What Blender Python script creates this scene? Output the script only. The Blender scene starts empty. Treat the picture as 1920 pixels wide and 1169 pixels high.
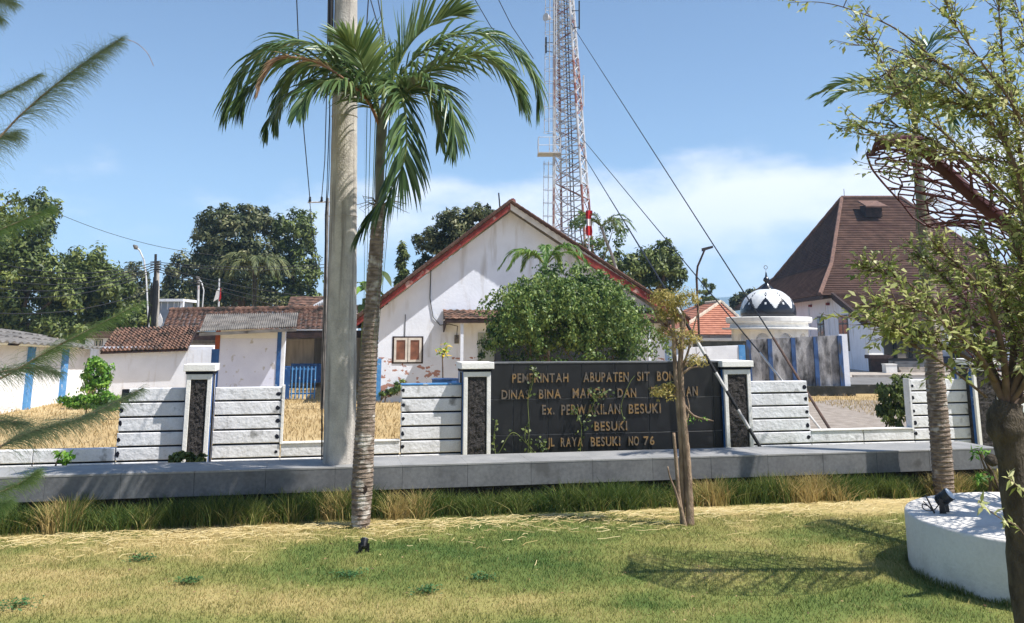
import bpy, math, random
import numpy as np
from mathutils import Vector

# ------------------------------------------------------------------ camera, sky, sun, exposure
random.seed(11)
rng = np.random.default_rng(11)
scene = bpy.context.scene
COL = scene.collection
F, CX, CY, HZ, TP = 1700.0, 960.0, 285.0, 625.0, 0.2      # focal length and principal point in photo pixels, tan(pitch)
PITCH = math.atan(TP); CP, SP = math.cos(PITCH), math.sin(PITCH)
CAMH = 2.7
cam = bpy.data.cameras.new('camera')
cam.sensor_width = 36.0
cam.lens = F / 1920 * 36.0
cam.shift_y = -(584.5 - CY) / 1920
cam.clip_start = 0.1; cam.clip_end = 40000
camo = bpy.data.objects.new('camera', cam); COL.objects.link(camo)
camo.location = (0, 0, CAMH); camo.rotation_euler = (math.pi / 2 + PITCH, 0, 0)
scene.camera = camo

SUN = Vector((-0.60, 0.20, -1.0)).normalized()             # direction the light travels
sun = bpy.data.lights.new('sun', 'SUN'); sun.energy = 4.5; sun.angle = math.radians(0.53); sun.color = (1.0, 0.955, 0.89)
suno = bpy.data.objects.new('sun', sun); COL.objects.link(suno)
suno.rotation_euler = SUN.to_track_quat('-Z', 'Y').to_euler(); suno.location = (20, -10, 40)
ELEV = math.asin(-SUN.z); AZ = math.atan2(-SUN.x, -SUN.y)   # azimuth clockwise from +Y

world = bpy.data.worlds.new('World'); scene.world = world; world.use_nodes = True
wt = world.node_tree; wt.nodes.clear()
def wn(t, **k):
    n = wt.nodes.new(t)
    for a, b in k.items(): setattr(n, a, b)
    return n
wout = wn('ShaderNodeOutputWorld'); wbg = wn('ShaderNodeBackground'); wbg.inputs['Strength'].default_value = 0.09
sky = wn('ShaderNodeTexSky'); sky.sky_type = 'NISHITA'; sky.sun_disc = False
sky.sun_elevation = ELEV; sky.sun_rotation = AZ; sky.air_density = 0.9; sky.dust_density = 0.3; sky.ozone_density = 2.2; sky.altitude = 50
wtc = wn('ShaderNodeTexCoord'); wmap = wn('ShaderNodeMapping'); wmap.inputs['Scale'].default_value = (6.0, 6.0, 13.0)
wmap.inputs['Location'].default_value = (2.3, 1.2, 0.35)
wnoi = wn('ShaderNodeTexNoise'); wnoi.inputs['Scale'].default_value = 1.0; wnoi.inputs['Detail'].default_value = 9; wnoi.inputs['Roughness'].default_value = 0.56
wsep = wn('ShaderNodeSeparateXYZ')
wband = wn('ShaderNodeValToRGB')
cr = wband.color_ramp
cr.elements[0].position = 0.0; cr.elements[0].color = (0.42,) * 3 + (1,)
cr.elements[1].position = 1.0; cr.elements[1].color = (0, 0, 0, 1)
for p, v in ((0.05, 0.50), (0.085, 0.70), (0.12, 0.82), (0.155, 0.74), (0.195, 0.40), (0.24, 0.0)):
    e = cr.elements.new(p); e.color = (v, v, v, 1)
waz = wn('ShaderNodeMath', operation='MULTIPLY_ADD'); waz.inputs[1].default_value = 0.42; waz.inputs[2].default_value = 0.0
wadd = wn('ShaderNodeMath', operation='ADD'); wadd2 = wn('ShaderNodeMath', operation='ADD')
wramp = wn('ShaderNodeMapRange'); wramp.interpolation_type = 'SMOOTHSTEP'
wramp.inputs['From Min'].default_value = 1.02; wramp.inputs['From Max'].default_value = 1.40
wramp.inputs['To Max'].default_value = 0.92
wmix = wn('ShaderNodeMix', data_type='RGBA'); wmix.inputs[7].default_value = (9.0, 8.7, 8.8, 1)
L = wt.links.new
L(wtc.outputs['Generated'], wmap.inputs['Vector']); L(wmap.outputs[0], wnoi.inputs['Vector'])
L(wtc.outputs['Generated'], wsep.inputs[0]); L(wsep.outputs['Z'], wband.inputs[0])
L(wsep.outputs['X'], waz.inputs[0])
L(wnoi.outputs[0], wadd.inputs[0]); L(wband.outputs[0], wadd.inputs[1])
L(wadd.outputs[0], wadd2.inputs[0]); L(waz.outputs[0], wadd2.inputs[1])
L(wadd2.outputs[0], wramp.inputs['Value']); L(wramp.outputs[0], wmix.inputs[0])
L(sky.outputs[0], wmix.inputs[6]); L(wmix.outputs[2], wbg.inputs['Color']); L(wbg.outputs[0], wout.inputs[0])

vs = scene.view_settings
vs.view_transform = 'Standard'; vs.look = 'None'; vs.gamma = 1.0; vs.use_curve_mapping = False; vs.exposure = 0.78
scene.render.engine = 'CYCLES'
scene.cycles.max_bounces = 6; scene.cycles.diffuse_bounces = 4; scene.cycles.transmission_bounces = 3
scene.cycles.volume_bounces = 2; scene.cycles.transparent_max_bounces = 6
scene.cycles.use_denoising = True

# ------------------------------------------------------------------ pixel <-> place helpers
V = Vector
def ray(x, y):
    u, v = x - CX, CY - y
    return V((u, F * CP - v * SP, F * SP + v * CP))
def P(x, y, Y):
    d = ray(x, y); d *= Y / d.y
    return V((d.x, d.y, d.z + CAMH))
def G(x, y, z=0.0):
    d = ray(x, y); d *= (z - CAMH) / d.z
    return V((d.x, d.y, z))
def ppm(Y): return 1768.0 / Y
class Plane:
    """a vertical plane Y = Y0 + k X; local axes: s along, d towards the camera, z up"""
    def __init__(self, Y0, k):
        n = math.hypot(1, k); self.O = V((0, Y0, 0)); self.A = V((1 / n, k / n, 0)); self.N = V((k / n, -1 / n, 0))
    def w(self, s, d, z): return self.O + self.A * s + self.N * d + V((0, 0, z))
    def sz(self, x, y, d=0.0):
        r = ray(x, y); c = V((0, 0, CAMH)) - self.O
        t = (d - c.dot(self.N)) / r.dot(self.N)
        q = c + r * t
        return q.dot(self.A), q.z
    def p(self, x, y, d=0.0):
        s, z = self.sz(x, y, d); return self.w(s, d, z)

# ------------------------------------------------------------------ materials
def S(r, g, b):
    f = lambda c: ((c / 255 + 0.055) / 1.055) ** 2.4 if c > 10.3 else c / 255 / 12.92
    return (f(r), f(g), f(b), 1)
def newmat(name):
    m = bpy.data.materials.new(name); m.use_nodes = True
    return m, m.node_tree, m.node_tree.nodes['Principled BSDF']
def M(name, c1, c2=None, scale=4.0, rough=0.8, bump=0.0, bscale=None, stretch=(1, 1, 1), lo=0.38, hi=0.64,
      stain=None, sscale=1.5, slo=0.55, shi=0.65, sstretch=(1, 1, 1), metal=0.0, spec=0.3, fine=0.0):
    """two tones mixed by noise, optional third tone for dirt with its own shape, optional bump"""
    m, t, b = newmat(name); N = t.nodes; L = t.links.new
    b.inputs['Roughness'].default_value = rough; b.inputs['Metallic'].default_value = metal
    b.inputs['Specular IOR Level'].default_value = spec
    geo = N.new('ShaderNodeNewGeometry')
    def noise(sc, st, det=6):
        mp = N.new('ShaderNodeMapping'); mp.inputs['Scale'].default_value = st
        n = N.new('ShaderNodeTexNoise'); n.inputs['Scale'].default_value = sc; n.inputs['Detail'].default_value = det
        L(geo.outputs['Position'], mp.inputs['Vector']); L(mp.outputs[0], n.inputs['Vector'])
        return n
    def rmp(o, a, z):
        r = N.new('ShaderNodeMapRange'); r.inputs['From Min'].default_value = a; r.inputs['From Max'].default_value = z
        L(o, r.inputs['Value']); return r.outputs[0]
    col = None
    if c2 is None: c2 = tuple(c * 0.8 for c in c1[:3]) + (1,)
    mx = N.new('ShaderNodeMix'); mx.data_type = 'RGBA'; mx.inputs[6].default_value = c1; mx.inputs[7].default_value = c2
    L(rmp(noise(scale, stretch).outputs[0], lo, hi), mx.inputs[0]); col = mx.outputs[2]
    if fine:
        fx = N.new('ShaderNodeMix'); fx.data_type = 'RGBA'; fx.blend_type = 'MULTIPLY'; fx.inputs[0].default_value = 1
        rr = N.new('ShaderNodeMapRange'); rr.inputs['From Min'].default_value = 0.3; rr.inputs['From Max'].default_value = 0.7
        rr.inputs['To Min'].default_value = 1 - fine; rr.inputs['To Max'].default_value = 1 + fine * 0.6
        L(noise(scale * 14, stretch, 3).outputs[0], rr.inputs['Value'])
        cb = N.new('ShaderNodeCombineXYZ'); [L(rr.outputs[0], cb.inputs[i]) for i in range(3)]
        L(col, fx.inputs[6]); L(cb.outputs[0], fx.inputs[7]); col = fx.outputs[2]
    if stain:
        sx = N.new('ShaderNodeMix'); sx.data_type = 'RGBA'; sx.inputs[7].default_value = stain
        L(rmp(noise(sscale, sstretch, 8).outputs[0], slo, shi), sx.inputs[0]); L(col, sx.inputs[6]); col = sx.outputs[2]
    L(col, b.inputs['Base Color'])
    if bump:
        bn = N.new('ShaderNodeBump'); bn.inputs['Strength'].default_value = min(bump, 1); bn.inputs['Distance'].default_value = 0.03
        L(noise(bscale or scale * 6, stretch, 8).outputs[0], bn.inputs['Height']); L(bn.outputs[0], b.inputs['Normal'])
    return m
def LEAF(name, dark, mid, light, transl=0.3, rough=0.55, spec=0.35):
    """leaf colour picked for each leaf by the face attribute v"""
    m, t, b = newmat(name); N = t.nodes; L = t.links.new
    at = N.new('ShaderNodeAttribute'); at.attribute_name = 'v'
    r = N.new('ShaderNodeValToRGB'); r.color_ramp.elements[0].color = dark; r.color_ramp.elements[1].color = light
    e = r.color_ramp.elements.new(0.5); e.color = mid
    L(at.outputs['Fac'], r.inputs[0]); L(r.outputs[0], b.inputs['Base Color'])
    b.inputs['Roughness'].default_value = rough; b.inputs['Specular IOR Level'].default_value = spec
    tr = N.new('ShaderNodeBsdfTranslucent'); L(r.outputs[0], tr.inputs['Color'])
    mx = N.new('ShaderNodeMixShader'); mx.inputs[0].default_value = transl
    out = N['Material Output']; L(b.outputs[0], mx.inputs[1]); L(tr.outputs[0], mx.inputs[2]); L(mx.outputs[0], out.inputs['Surface'])
    return m

# ------------------------------------------------------------------ mesh building
WLOC = {}
def wloc(o): return WLOC.get(o.name, V((0, 0, 0))) if o else V((0, 0, 0))
def tag(o, label=None, cat=None, group=None, kind=None):
    if label: o['label'] = label
    if cat: o['category'] = cat
    if group: o['group'] = group
    if kind: o['kind'] = kind
    return o
def root(name, label, cat, loc, group=None):
    o = bpy.data.objects.new(name, None); COL.objects.link(o); o.empty_display_size = 0.2
    o.location = loc; WLOC[o.name] = V(loc)
    return tag(o, label, cat, group)
def link(name, me, parent=None, origin=None):
    o = bpy.data.objects.new(name, me); COL.objects.link(o)
    if parent: o.parent = parent; WLOC[o.name] = wloc(parent)
    elif origin is not None: o.location = origin; WLOC[o.name] = V(origin)
    return o
def np_mesh(name, verts, faces_flat, nper, v=None, mat=None, smooth=False):
    me = bpy.data.meshes.new(name)
    nf = len(faces_flat) // nper
    me.vertices.add(len(verts)); me.vertices.foreach_set('co', np.asarray(verts, dtype=np.float32).ravel())
    me.loops.add(len(faces_flat)); me.polygons.add(nf)
    me.polygons.foreach_set('loop_start', np.arange(nf, dtype=np.int32) * nper)
    me.polygons.foreach_set('vertices', np.asarray(faces_flat, dtype=np.int32))
    if v is not None:
        a = me.attributes.new('v', 'FLOAT', 'FACE'); a.data.foreach_set('value', np.asarray(v, dtype=np.float32))
    me.update(calc_edges=True); me.validate()
    if smooth: me.polygons.foreach_set('use_smooth', np.ones(nf, dtype=bool))
    if mat: me.materials.append(mat)
    return me
def nrm(a): return a / np.maximum(np.linalg.norm(a, axis=-1, keepdims=True), 1e-9)
def leaf_obj(name, Pn, D, N, Ln, W, v, mat, parent=None, fold=0.12, origin=None):
    """one folded diamond for each leaf"""
    D = nrm(D); Sd = nrm(np.cross(D, N)); N = nrm(np.cross(Sd, D))
    Ln = np.asarray(Ln).reshape(-1, 1) * np.ones((len(Pn), 1)); W = np.asarray(W).reshape(-1, 1) * np.ones((len(Pn), 1))
    o = np.array(wloc(parent) if parent else (origin or (0, 0, 0)))
    b = Pn - o; mid = b + D * Ln * 0.42 + N * W * fold
    q = np.stack([b, mid + Sd * W / 2, b + D * Ln - N * Ln * 0.1, mid - Sd * W / 2], 1)
    n = len(Pn)
    me = np_mesh(name, q.reshape(-1, 3), np.arange(4 * n), 4, v, mat)
    return link(name, me, parent, origin)
def ribbon_obj(name, C, H, v, mat, parent=None, origin=None):
    """ribbons: centre lines C (n,k,3) with half-width vectors H (n,k,3)"""
    n, k, _ = C.shape
    o = np.array(wloc(parent) if parent else (origin or (0, 0, 0)))
    q = np.stack([C - H - o, C + H - o], 2).reshape(-1, 3)
    i = (np.arange(n)[:, None] * k + np.arange(k - 1)[None, :]) * 2
    f = np.stack([i, i + 1, i + 3, i + 2], -1).reshape(-1)
    vv = np.repeat(np.asarray(v), k - 1)
    me = np_mesh(name, q, f, 4, vv, mat)
    return link(name, me, parent, origin)
class MB:
    def __init__(s): s.v = []; s.f = []; s.m = []; s.mi = 0
    def add(s, vs, fs):
        b = len(s.v); s.v += [V(p) for p in vs]; s.f += [tuple(i + b for i in f) for f in fs]; s.m += [s.mi] * len(fs)
    def quad(s, a, b, c, d): s.add([a, b, c, d], [(0, 1, 2, 3)])
    def hexa(s, p):
        s.add(p, [(3, 2, 1, 0), (4, 5, 6, 7), (0, 1, 5, 4), (1, 2, 6, 5), (2, 3, 7, 6), (3, 0, 4, 7)])
    def box(s, x0, x1, y0, y1, z0, z1):
        s.hexa([V(p) for p in ((x0, y0, z0), (x1, y0, z0), (x1, y1, z0), (x0, y1, z0), (x0, y0, z1), (x1, y0, z1), (x1, y1, z1), (x0, y1, z1))])
    def pbox(s, pl, s0, s1, d0, d1, z0, z1, bev=0.0, sk=0.0):
        """box in a plane's axes, front face at d1 with a chamfer; sk slants the z of the far end"""
        w = pl.w
        if bev <= 0:
            s.hexa([w(s0, d1, z0), w(s1, d1, z0 + sk), w(s1, d0, z0 + sk), w(s0, d0, z0), w(s0, d1, z1), w(s1, d1, z1 + sk), w(s1, d0, z1 + sk), w(s0, d0, z1)]); return
        e = bev
        r = [(s0, z0), (s1, z0), (s1, z1), (s0, z1)]; i = [(s0 + e, z0 + e), (s1 - e, z0 + e), (s1 - e, z1 - e), (s0 + e, z1 - e)]
        vs = [w(a, d0, b) for a, b in r] + [w(a, d1 - e, b) for a, b in r] + [w(a, d1, b) for a, b in i]
        fs = [(0, 1, 2, 3)]
        for k in range(4):
            j = (k + 1) % 4
            fs += [(k, k + 4, j + 4, j), (k + 4, k + 8, j + 8, j + 4)]
        fs.append((8, 11, 10, 9)); s.add(vs, [tuple(reversed(f)) for f in fs])
    def prism(s, pts, off):
        n = len(pts); pts = [V(p) for p in pts]; off = V(off)
        s.add(pts + [p + off for p in pts], [tuple(range(n - 1, -1, -1)), tuple(range(n, 2 * n))] + [(i, (i + 1) % n, (i + 1) % n + n, i + n) for i in range(n)])
    def tube(s, pts, rad, seg=8, cap=True):
        pts = [V(p) for p in pts]; n = len(pts)
        if not hasattr(rad, '__len__'): rad = [rad] * n
        t0 = (pts[1] - pts[0]).normalized(); u = t0.cross(V((0, 1, 0.1))); u = u.normalized() if u.length > 0.05 else V((1, 0, 0))
        vs = []
        for i, p in enumerate(pts):
            t = (pts[min(i + 1, n - 1)] - pts[max(i - 1, 0)]).normalized()
            u = (u - t * u.dot(t)).normalized(); w = t.cross(u)
            for k in range(seg):
                a = 2 * math.pi * k / seg; vs.append(p + (u * math.cos(a) + w * math.sin(a)) * rad[i])
        fs = [(i * seg + k, i * seg + (k + 1) % seg, (i + 1) * seg + (k + 1) % seg, (i + 1) * seg + k) for i in range(n - 1) for k in range(seg)]
        if cap: fs += [tuple(range(seg - 1, -1, -1)), tuple((n - 1) * seg + k for k in range(seg))]
        s.add(vs, fs)
    def lathe(s, c, prof, seg=24):
        """profile of (radius, z) turned about the vertical through c"""
        c = V(c); vs = [c + V((r * math.cos(2 * math.pi * k / seg), r * math.sin(2 * math.pi * k / seg), z)) for r, z in prof for k in range(seg)]
        n = len(prof)
        s.add(vs, [(i * seg + k, i * seg + (k + 1) % seg, (i + 1) * seg + (k + 1) % seg, (i + 1) * seg + k) for i in range(n - 1) for k in range(seg)]
              + [tuple(range(seg - 1, -1, -1)), tuple((n - 1) * seg + k for k in range(seg))])
    def build(s, name, mat, parent=None, label=None, cat=None, group=None, kind=None, smooth=False, origin=None):
        me = bpy.data.meshes.new(name)
        if parent is not None: o0 = wloc(parent)
        elif origin is not None: o0 = V(origin)
        else:
            xs = [p.x for p in s.v]; ys = [p.y for p in s.v]; zs = [p.z for p in s.v]
            o0 = V(((min(xs) + max(xs)) / 2, (min(ys) + max(ys)) / 2, min(zs)))
        me.from_pydata([tuple(p - o0) for p in s.v], [], s.f)
        for m in (mat if isinstance(mat, (list, tuple)) else [mat]): me.materials.append(m)
        if any(s.m): me.polygons.foreach_set('material_index', s.m)
        if smooth: me.polygons.foreach_set('use_smooth', [True] * len(s.f))
        me.update()
        o = link(name, me, parent, None if parent is not None else o0)
        return tag(o, label, cat, group, kind)
def one(fn, *a, **k):
    m = MB(); getattr(m, fn)(*a, **k); return m
def catmull(pts, n):
    pts = [V(p) for p in pts]; q = [pts[0] * 2 - pts[1]] + pts + [pts[-1] * 2 - pts[-2]]
    out = []; m = len(pts) - 1
    for i in range(n):
        t = i / (n - 1) * m; k = min(int(t), m - 1); t -= k
        a, b, c, d = q[k:k + 4]
        out.append(0.5 * (2 * b + (c - a) * t + (2 * a - 5 * b + 4 * c - d) * t * t + (3 * b - a - 3 * c + d) * t ** 3))
    return out
_g = np.random.default_rng(5).random((64, 64))
def vnoise(x, y):
    xi = np.floor(x).astype(int); yi = np.floor(y).astype(int); fx = x - xi; fy = y - yi
    fx = fx * fx * (3 - 2 * fx); fy = fy * fy * (3 - 2 * fy)
    g = lambda a, b: _g[a % 64, b % 64]
    return (g(xi, yi) * (1 - fx) + g(xi + 1, yi) * fx) * (1 - fy) + (g(xi, yi + 1) * (1 - fx) + g(xi + 1, yi + 1) * fx) * fy
def fbm(x, y, o=4):
    s = 0; a = 0.5; t = 0
    for i in range(o): s = s + a * vnoise(x * 2 ** i + 13.7 * i, y * 2 ** i + 7.1 * i); t += a; a *= 0.55
    return s / t

# ------------------------------------------------------------------ the ground
FENCE = Plane(18.0, 0.21)
MAT = {}
MAT['white'] = M('white_wall', S(238, 243, 254), S(230, 235, 246), 1.6, 0.85, 0.25, 9, stain=S(196, 194, 194), sscale=1.3, slo=0.56, shi=0.76, sstretch=(2.2, 2.2, 0.35))
MAT['block'] = M('painted_block', S(230, 231, 234), S(214, 214, 216), 3.0, 0.85, 0.5, 14, stain=S(150, 150, 150), sscale=4.2, slo=0.60, shi=0.72, fine=0.08)
MAT['groove'] = M('groove_dark', S(26, 30, 44), S(16, 18, 26), 4, 0.9)
MAT['blue'] = M('blue_paint', S(52, 98, 160), S(40, 80, 138), 5, 0.55, 0.2, 20, stain=S(150, 172, 196), sscale=6, slo=0.66, shi=0.72)
MAT['lightblue'] = M('light_blue_paint', S(94, 152, 206), S(74, 134, 192), 5, 0.6, 0.2, 20, stain=S(190, 200, 210), sscale=7, slo=0.62, shi=0.68)
MAT['stone'] = M('rough_black_stone', S(72, 68, 66), S(44, 42, 42), 16, 0.95, 0.9, 60)
MAT['granite'] = M('black_granite_tile', S(34, 35, 38), S(26, 27, 30), 5, 0.35, 0.05, 40, stain=S(60, 60, 62), sscale=2.5, slo=0.6, shi=0.8, spec=0.4)
MAT['joint'] = M('tile_joint', S(140, 138, 136), S(100, 98, 98), 8, 0.9)
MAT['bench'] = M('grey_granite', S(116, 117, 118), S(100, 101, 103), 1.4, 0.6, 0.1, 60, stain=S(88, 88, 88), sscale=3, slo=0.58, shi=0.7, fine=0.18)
MAT['benchtop'] = M('sunlit_granite', S(152, 151, 149), S(134, 134, 133), 2.0, 0.6, 0.1, 60, fine=0.1)  # paler copy of the bench granite, sunlight put into the top's colour
MAT['gold'] = M('weathered_gold', S(138, 110, 70), S(100, 92, 84), 9, 0.55, 0.2, 40, lo=0.44, hi=0.56, spec=0.4)
MAT['bark'] = M('palm_bark', S(150, 134, 120), S(104, 90, 80), 9, 0.9, 0.7, 45, stretch=(1, 1, 3), stain=S(196, 188, 178), sscale=5, slo=0.58, shi=0.68)
MAT['bark2'] = M('brown_bark', S(120, 100, 82), S(82, 68, 56), 10, 0.9, 0.8, 40, stretch=(2, 2, 0.6))
MAT['concrete'] = M('pole_concrete', S(196, 190, 180), S(172, 166, 158), 3.2, 0.9, 0.5, 26, stretch=(1.5, 1.5, 1.0), stain=S(116, 110, 106), sscale=3.4, slo=0.50, shi=0.74, sstretch=(3.0, 3.0, 0.16), fine=0.14)
MAT['black'] = M('black_paint', S(24, 25, 28), S(16, 16, 18), 8, 0.45, spec=0.5)
MAT['cable'] = M('cable_black', S(34, 36, 40), S(26, 28, 32), 3, 0.6)
MAT['planter'] = M('white_render', S(238, 236, 231), S(227, 225, 220), 2.2, 0.75, 0.25, 30, stain=S(204, 203, 200), sscale=2.0, slo=0.56, shi=0.78, fine=0.04)
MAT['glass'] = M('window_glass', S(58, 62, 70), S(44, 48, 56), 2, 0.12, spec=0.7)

lawn_m, t_, b_ = newmat('lawn')
def field_mat(m_nodes, stops, rough=0.95, nscale=30, amt=0.35, bump=0.6):
    t, b = m_nodes
    N = t.nodes; L = t.links.new
    at = N.new('ShaderNodeAttribute'); at.attribute_name = 'v'
    geo = N.new('ShaderNodeNewGeometry')
    n = N.new('ShaderNodeTexNoise'); n.inputs['Scale'].default_value = nscale; n.inputs['Detail'].default_value = 6; n.inputs['Roughness'].default_value = 0.7
    L(geo.outputs['Position'], n.inputs['Vector'])
    ad = N.new('ShaderNodeMath'); ad.operation = 'MULTIPLY_ADD'; ad.inputs[1].default_value = amt; L(n.outputs[0], ad.inputs[0])
    sb = N.new('ShaderNodeMath'); sb.operation = 'SUBTRACT'; sb.inputs[1].default_value = amt / 2; L(ad.outputs[0], sb.inputs[0]); L(at.outputs['Fac'], ad.inputs[2])
    r = N.new('ShaderNodeValToRGB')
    r.color_ramp.elements[0].position = stops[0][0]; r.color_ramp.elements[0].color = stops[0][1]
    r.color_ramp.elements[1].position = stops[-1][0]; r.color_ramp.elements[1].color = stops[-1][1]
    for p, c in stops[1:-1]: r.color_ramp.elements.new(p).color = c
    L(sb.outputs[0], r.inputs[0]); L(r.outputs[0], b.inputs['Base Color'])
    b.inputs['Roughness'].default_value = rough; b.inputs['Specular IOR Level'].default_value = 0.1
    if bump:
        bn = N.new('ShaderNodeBump'); bn.inputs['Strength'].default_value = bump; bn.inputs['Distance'].default_value = 0.03
        L(n.outputs[0], bn.inputs['Height']); L(bn.outputs[0], b.inputs['Normal'])
LAWNC = [(0.0, S(76, 98, 50)), (0.3, S(108, 120, 64)), (0.52, S(138, 136, 80)), (0.75, S(164, 150, 98)), (1.0, S(190, 170, 122))]
field_mat((t_, b_), LAWNC)
def lawn_dry(x, y):
    base = -0.29 + 1.30 * fbm(x * 0.5 + 3, y * 0.8 + 1, 5) + 0.34 * (fbm(x * 2.2, y * 2.2, 3) - 0.5) + 0.05
    edge = np.clip((y - (12.6 + 0.21 * x)) / 1.2, 0, 1)                        # straw along the grass border
    green = np.exp(-(((x - 1.6) / 2.3) ** 2 + ((y - 11.4) / 1.3) ** 2)) * 0.18 + np.exp(-(((x + 1.6) / 1.6) ** 2 + ((y - 12.6) / 0.5) ** 2)) * 0.16
    left = np.clip((-x - 2.0) / 4, 0, 1) * 0.10
    return np.clip(base + edge * 0.26 - green + left, 0, 1)
def patch(name, mat, xs, ys, field=None, z=0.0, warp=None):
    X, Y = np.meshgrid(xs, ys)
    if warp: X, Y = warp(X, Y)
    Z = np.full(X.shape, z)
    nx, ny = len(xs), len(ys)
    i = np.arange(ny - 1)[:, None] * nx + np.arange(nx - 1)[None, :]
    f = np.stack([i, i + 1, i + nx + 1, i + nx], -1).reshape(-1)
    v = None
    me = np_mesh(name, np.stack([X, Y, Z], -1).reshape(-1, 3), f, 4, None, mat)
    if field is not None:
        a = me.attributes.new('v', 'FLOAT', 'POINT'); a.data.foreach_set('value', field(X, Y).astype(np.float32).ravel())
    o = link(name, me); tag(o, kind='structure'); return o
MAT['soil'] = M('far_ground', S(150, 128, 92), S(120, 110, 70), 0.12, 0.95)
m = MB(); m.quad((-3000, -60, -0.02), (3000, -60, -0.02), (3000, 3800, -0.02), (-3000, 3800, -0.02)); m.build('ground', MAT['soil'], kind='structure')
def lwarp(X, Y):      # lawn ends at the foot of the fence
    t = (Y - 2.0) / 16.0
    return X, 2.0 + t * (16.0 + 0.21 * X - 0.0)
patch('lawn', lawn_m, np.linspace(-13, 15, 141), np.linspace(2, 18, 101), lawn_dry, 0.0, lwarp)

YARDC = [(0.0, S(104, 108, 66)), (0.35, S(148, 132, 92)), (0.7, S(174, 150, 108)), (1.0, S(190, 170, 130))]
yard_m, t_, b_ = newmat('dry_yard'); field_mat((t_, b_), YARDC, nscale=9, amt=0.4)
def yard_dry(x, y): return np.clip(0.25 + 0.75 * fbm(x * 0.35 + 9, y * 0.5 + 4, 4) + 0.15 * (x < 2), 0, 1)
def ywarp(X, Y): return X, Y + np.where(Y < 18.3, 0.21 * X, 0.21 * X * (60 - Y) / 42)
patch('yard', yard_m, np.linspace(-30, 40, 141), np.linspace(18.1, 60, 90), yard_dry, 0.0, ywarp)

MAT['asphalt'] = M('asphalt', S(120, 118, 116), S(104, 102, 100), 1.2, 0.95, 0.2, 30)
MAT['gravel'] = M('gravel_drive', S(158, 148, 138), S(132, 122, 112), 3.0, 0.95, 0.6, 25, fine=0.2)
MAT['kerb'] = M('kerb', S(176, 168, 158), S(150, 140, 130), 2, 0.9)
def sheet(name, pts, mat, z):
    m = MB(); m.add([V((p[0], p[1], z)) for p in pts], [tuple(range(len(pts)))]); return m.build(name, mat, kind='structure')
sheet('driveway', [G(1450, 806)[:2], G(1720, 812)[:2], G(1760, 765)[:2], G(1680, 752)[:2], G(1560, 750)[:2], G(1430, 765)[:2]], MAT['gravel'], 0.008)
sheet('path', [G(600, 741)[:2], G(1000, 741)[:2], G(1000, 734)[:2], G(600, 734)[:2]], MAT['asphalt'], 0.008)
sheet('road', [(14.2, 45.5), (90, 45.5), (90, 58), (14.8, 58)], MAT['asphalt'], 0.010)
sheet('forecourt', [(14.8, 58.2), (90, 58.2), (90, 75), (16, 75)], MAT['kerb'], 0.008)

# short lawn blades and straw: nobody could count them
bl_m = LEAF('lawn_blade', S(80, 104, 52), S(144, 142, 84), S(198, 178, 128), 0.3, 0.7, 0.15)
def blades(name, n, xr, yr, field, hgt, wid, mat, spread=0.6, yfun=None, cl=None):
    x = rng.uniform(*xr, n); y = rng.uniform(*yr, n)
    if yfun is not None: y = y + yfun(x)
    v = np.clip(field(x, y) + 0.5 * (fbm(x * 5.3 + 2, y * 5.3, 2) - 0.5) + rng.normal(0, 0.15, n), 0, 1)
    if cl is not None:
        k = cl(x, y); x, y, v = x[k], y[k], v[k]; n = len(x)
    h = hgt * rng.uniform(0.4, 1.25, n) * (0.45 + 1.1 * fbm(x * 3.1, y * 3.1, 3)); a = rng.uniform(0, 2 * np.pi, n); ln = rng.uniform(0.2, 1, n) * spread
    dirx, diry = np.cos(a), np.sin(a)
    C = np.zeros((n, 3, 3)); C[:, 0] = np.stack([x, y, np.zeros(n)], 1)
    C[:, 1] = C[:, 0] + np.stack([dirx * ln * h * 0.4, diry * ln * h * 0.4, h * 0.62], 1)
    C[:, 2] = C[:, 0] + np.stack([dirx * ln * h * 1.25, diry * ln * h * 1.25, h], 1)
    ph = rng.uniform(0, np.pi, n); H = np.zeros_like(C)
    wv = np.stack([np.cos(ph), np.sin(ph) * 0.6, np.zeros(n)], 1) * wid
    H[:, 0] = wv; H[:, 1] = wv * 0.8; H[:, 2] = wv * 0.1
    return ribbon_obj(name, C, H, v, mat)
PLC = V((6.4, 10.95, 0)); PLR = 1.78
def not_planter(x, y): return (x - PLC.x) ** 2 + (y - PLC.y) ** 2 > (PLR + 0.01) ** 2
o = blades('lawn_grass', 230000, (-8.2, 9.2), (7.6, 14.6), lawn_dry, 0.038, 0.0034, bl_m, 1.1, None,
           lambda x, y: not_planter(x, y) & (np.abs(x) < 0.6 * y + 0.6))
tag(o, 'short patchy lawn grass, half green and half dried', 'grass', kind='stuff')
yd_m = LEAF('yard_blade', S(112, 116, 70), S(172, 148, 106), S(196, 176, 136), 0.2, 0.8, 0.1)
o = blades('yard_grass', 60000, (-24, 24), (18.6, 45), yard_dry, 0.13, 0.012, yd_m, 0.9, lambda x: 0.2 * x * 0,
           lambda x, y: (y > 18.4 + 0.21 * x) & ~((x > 5.5) & (x < 12) & (y > 22) & (y < 37)) & (np.abs(x) < 0.62 * y) & ~((y > 38 + 0.15 * x) & (x > -6)))
tag(o, 'dried golden grass of the yard behind the wall', 'grass', kind='stuff')
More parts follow.
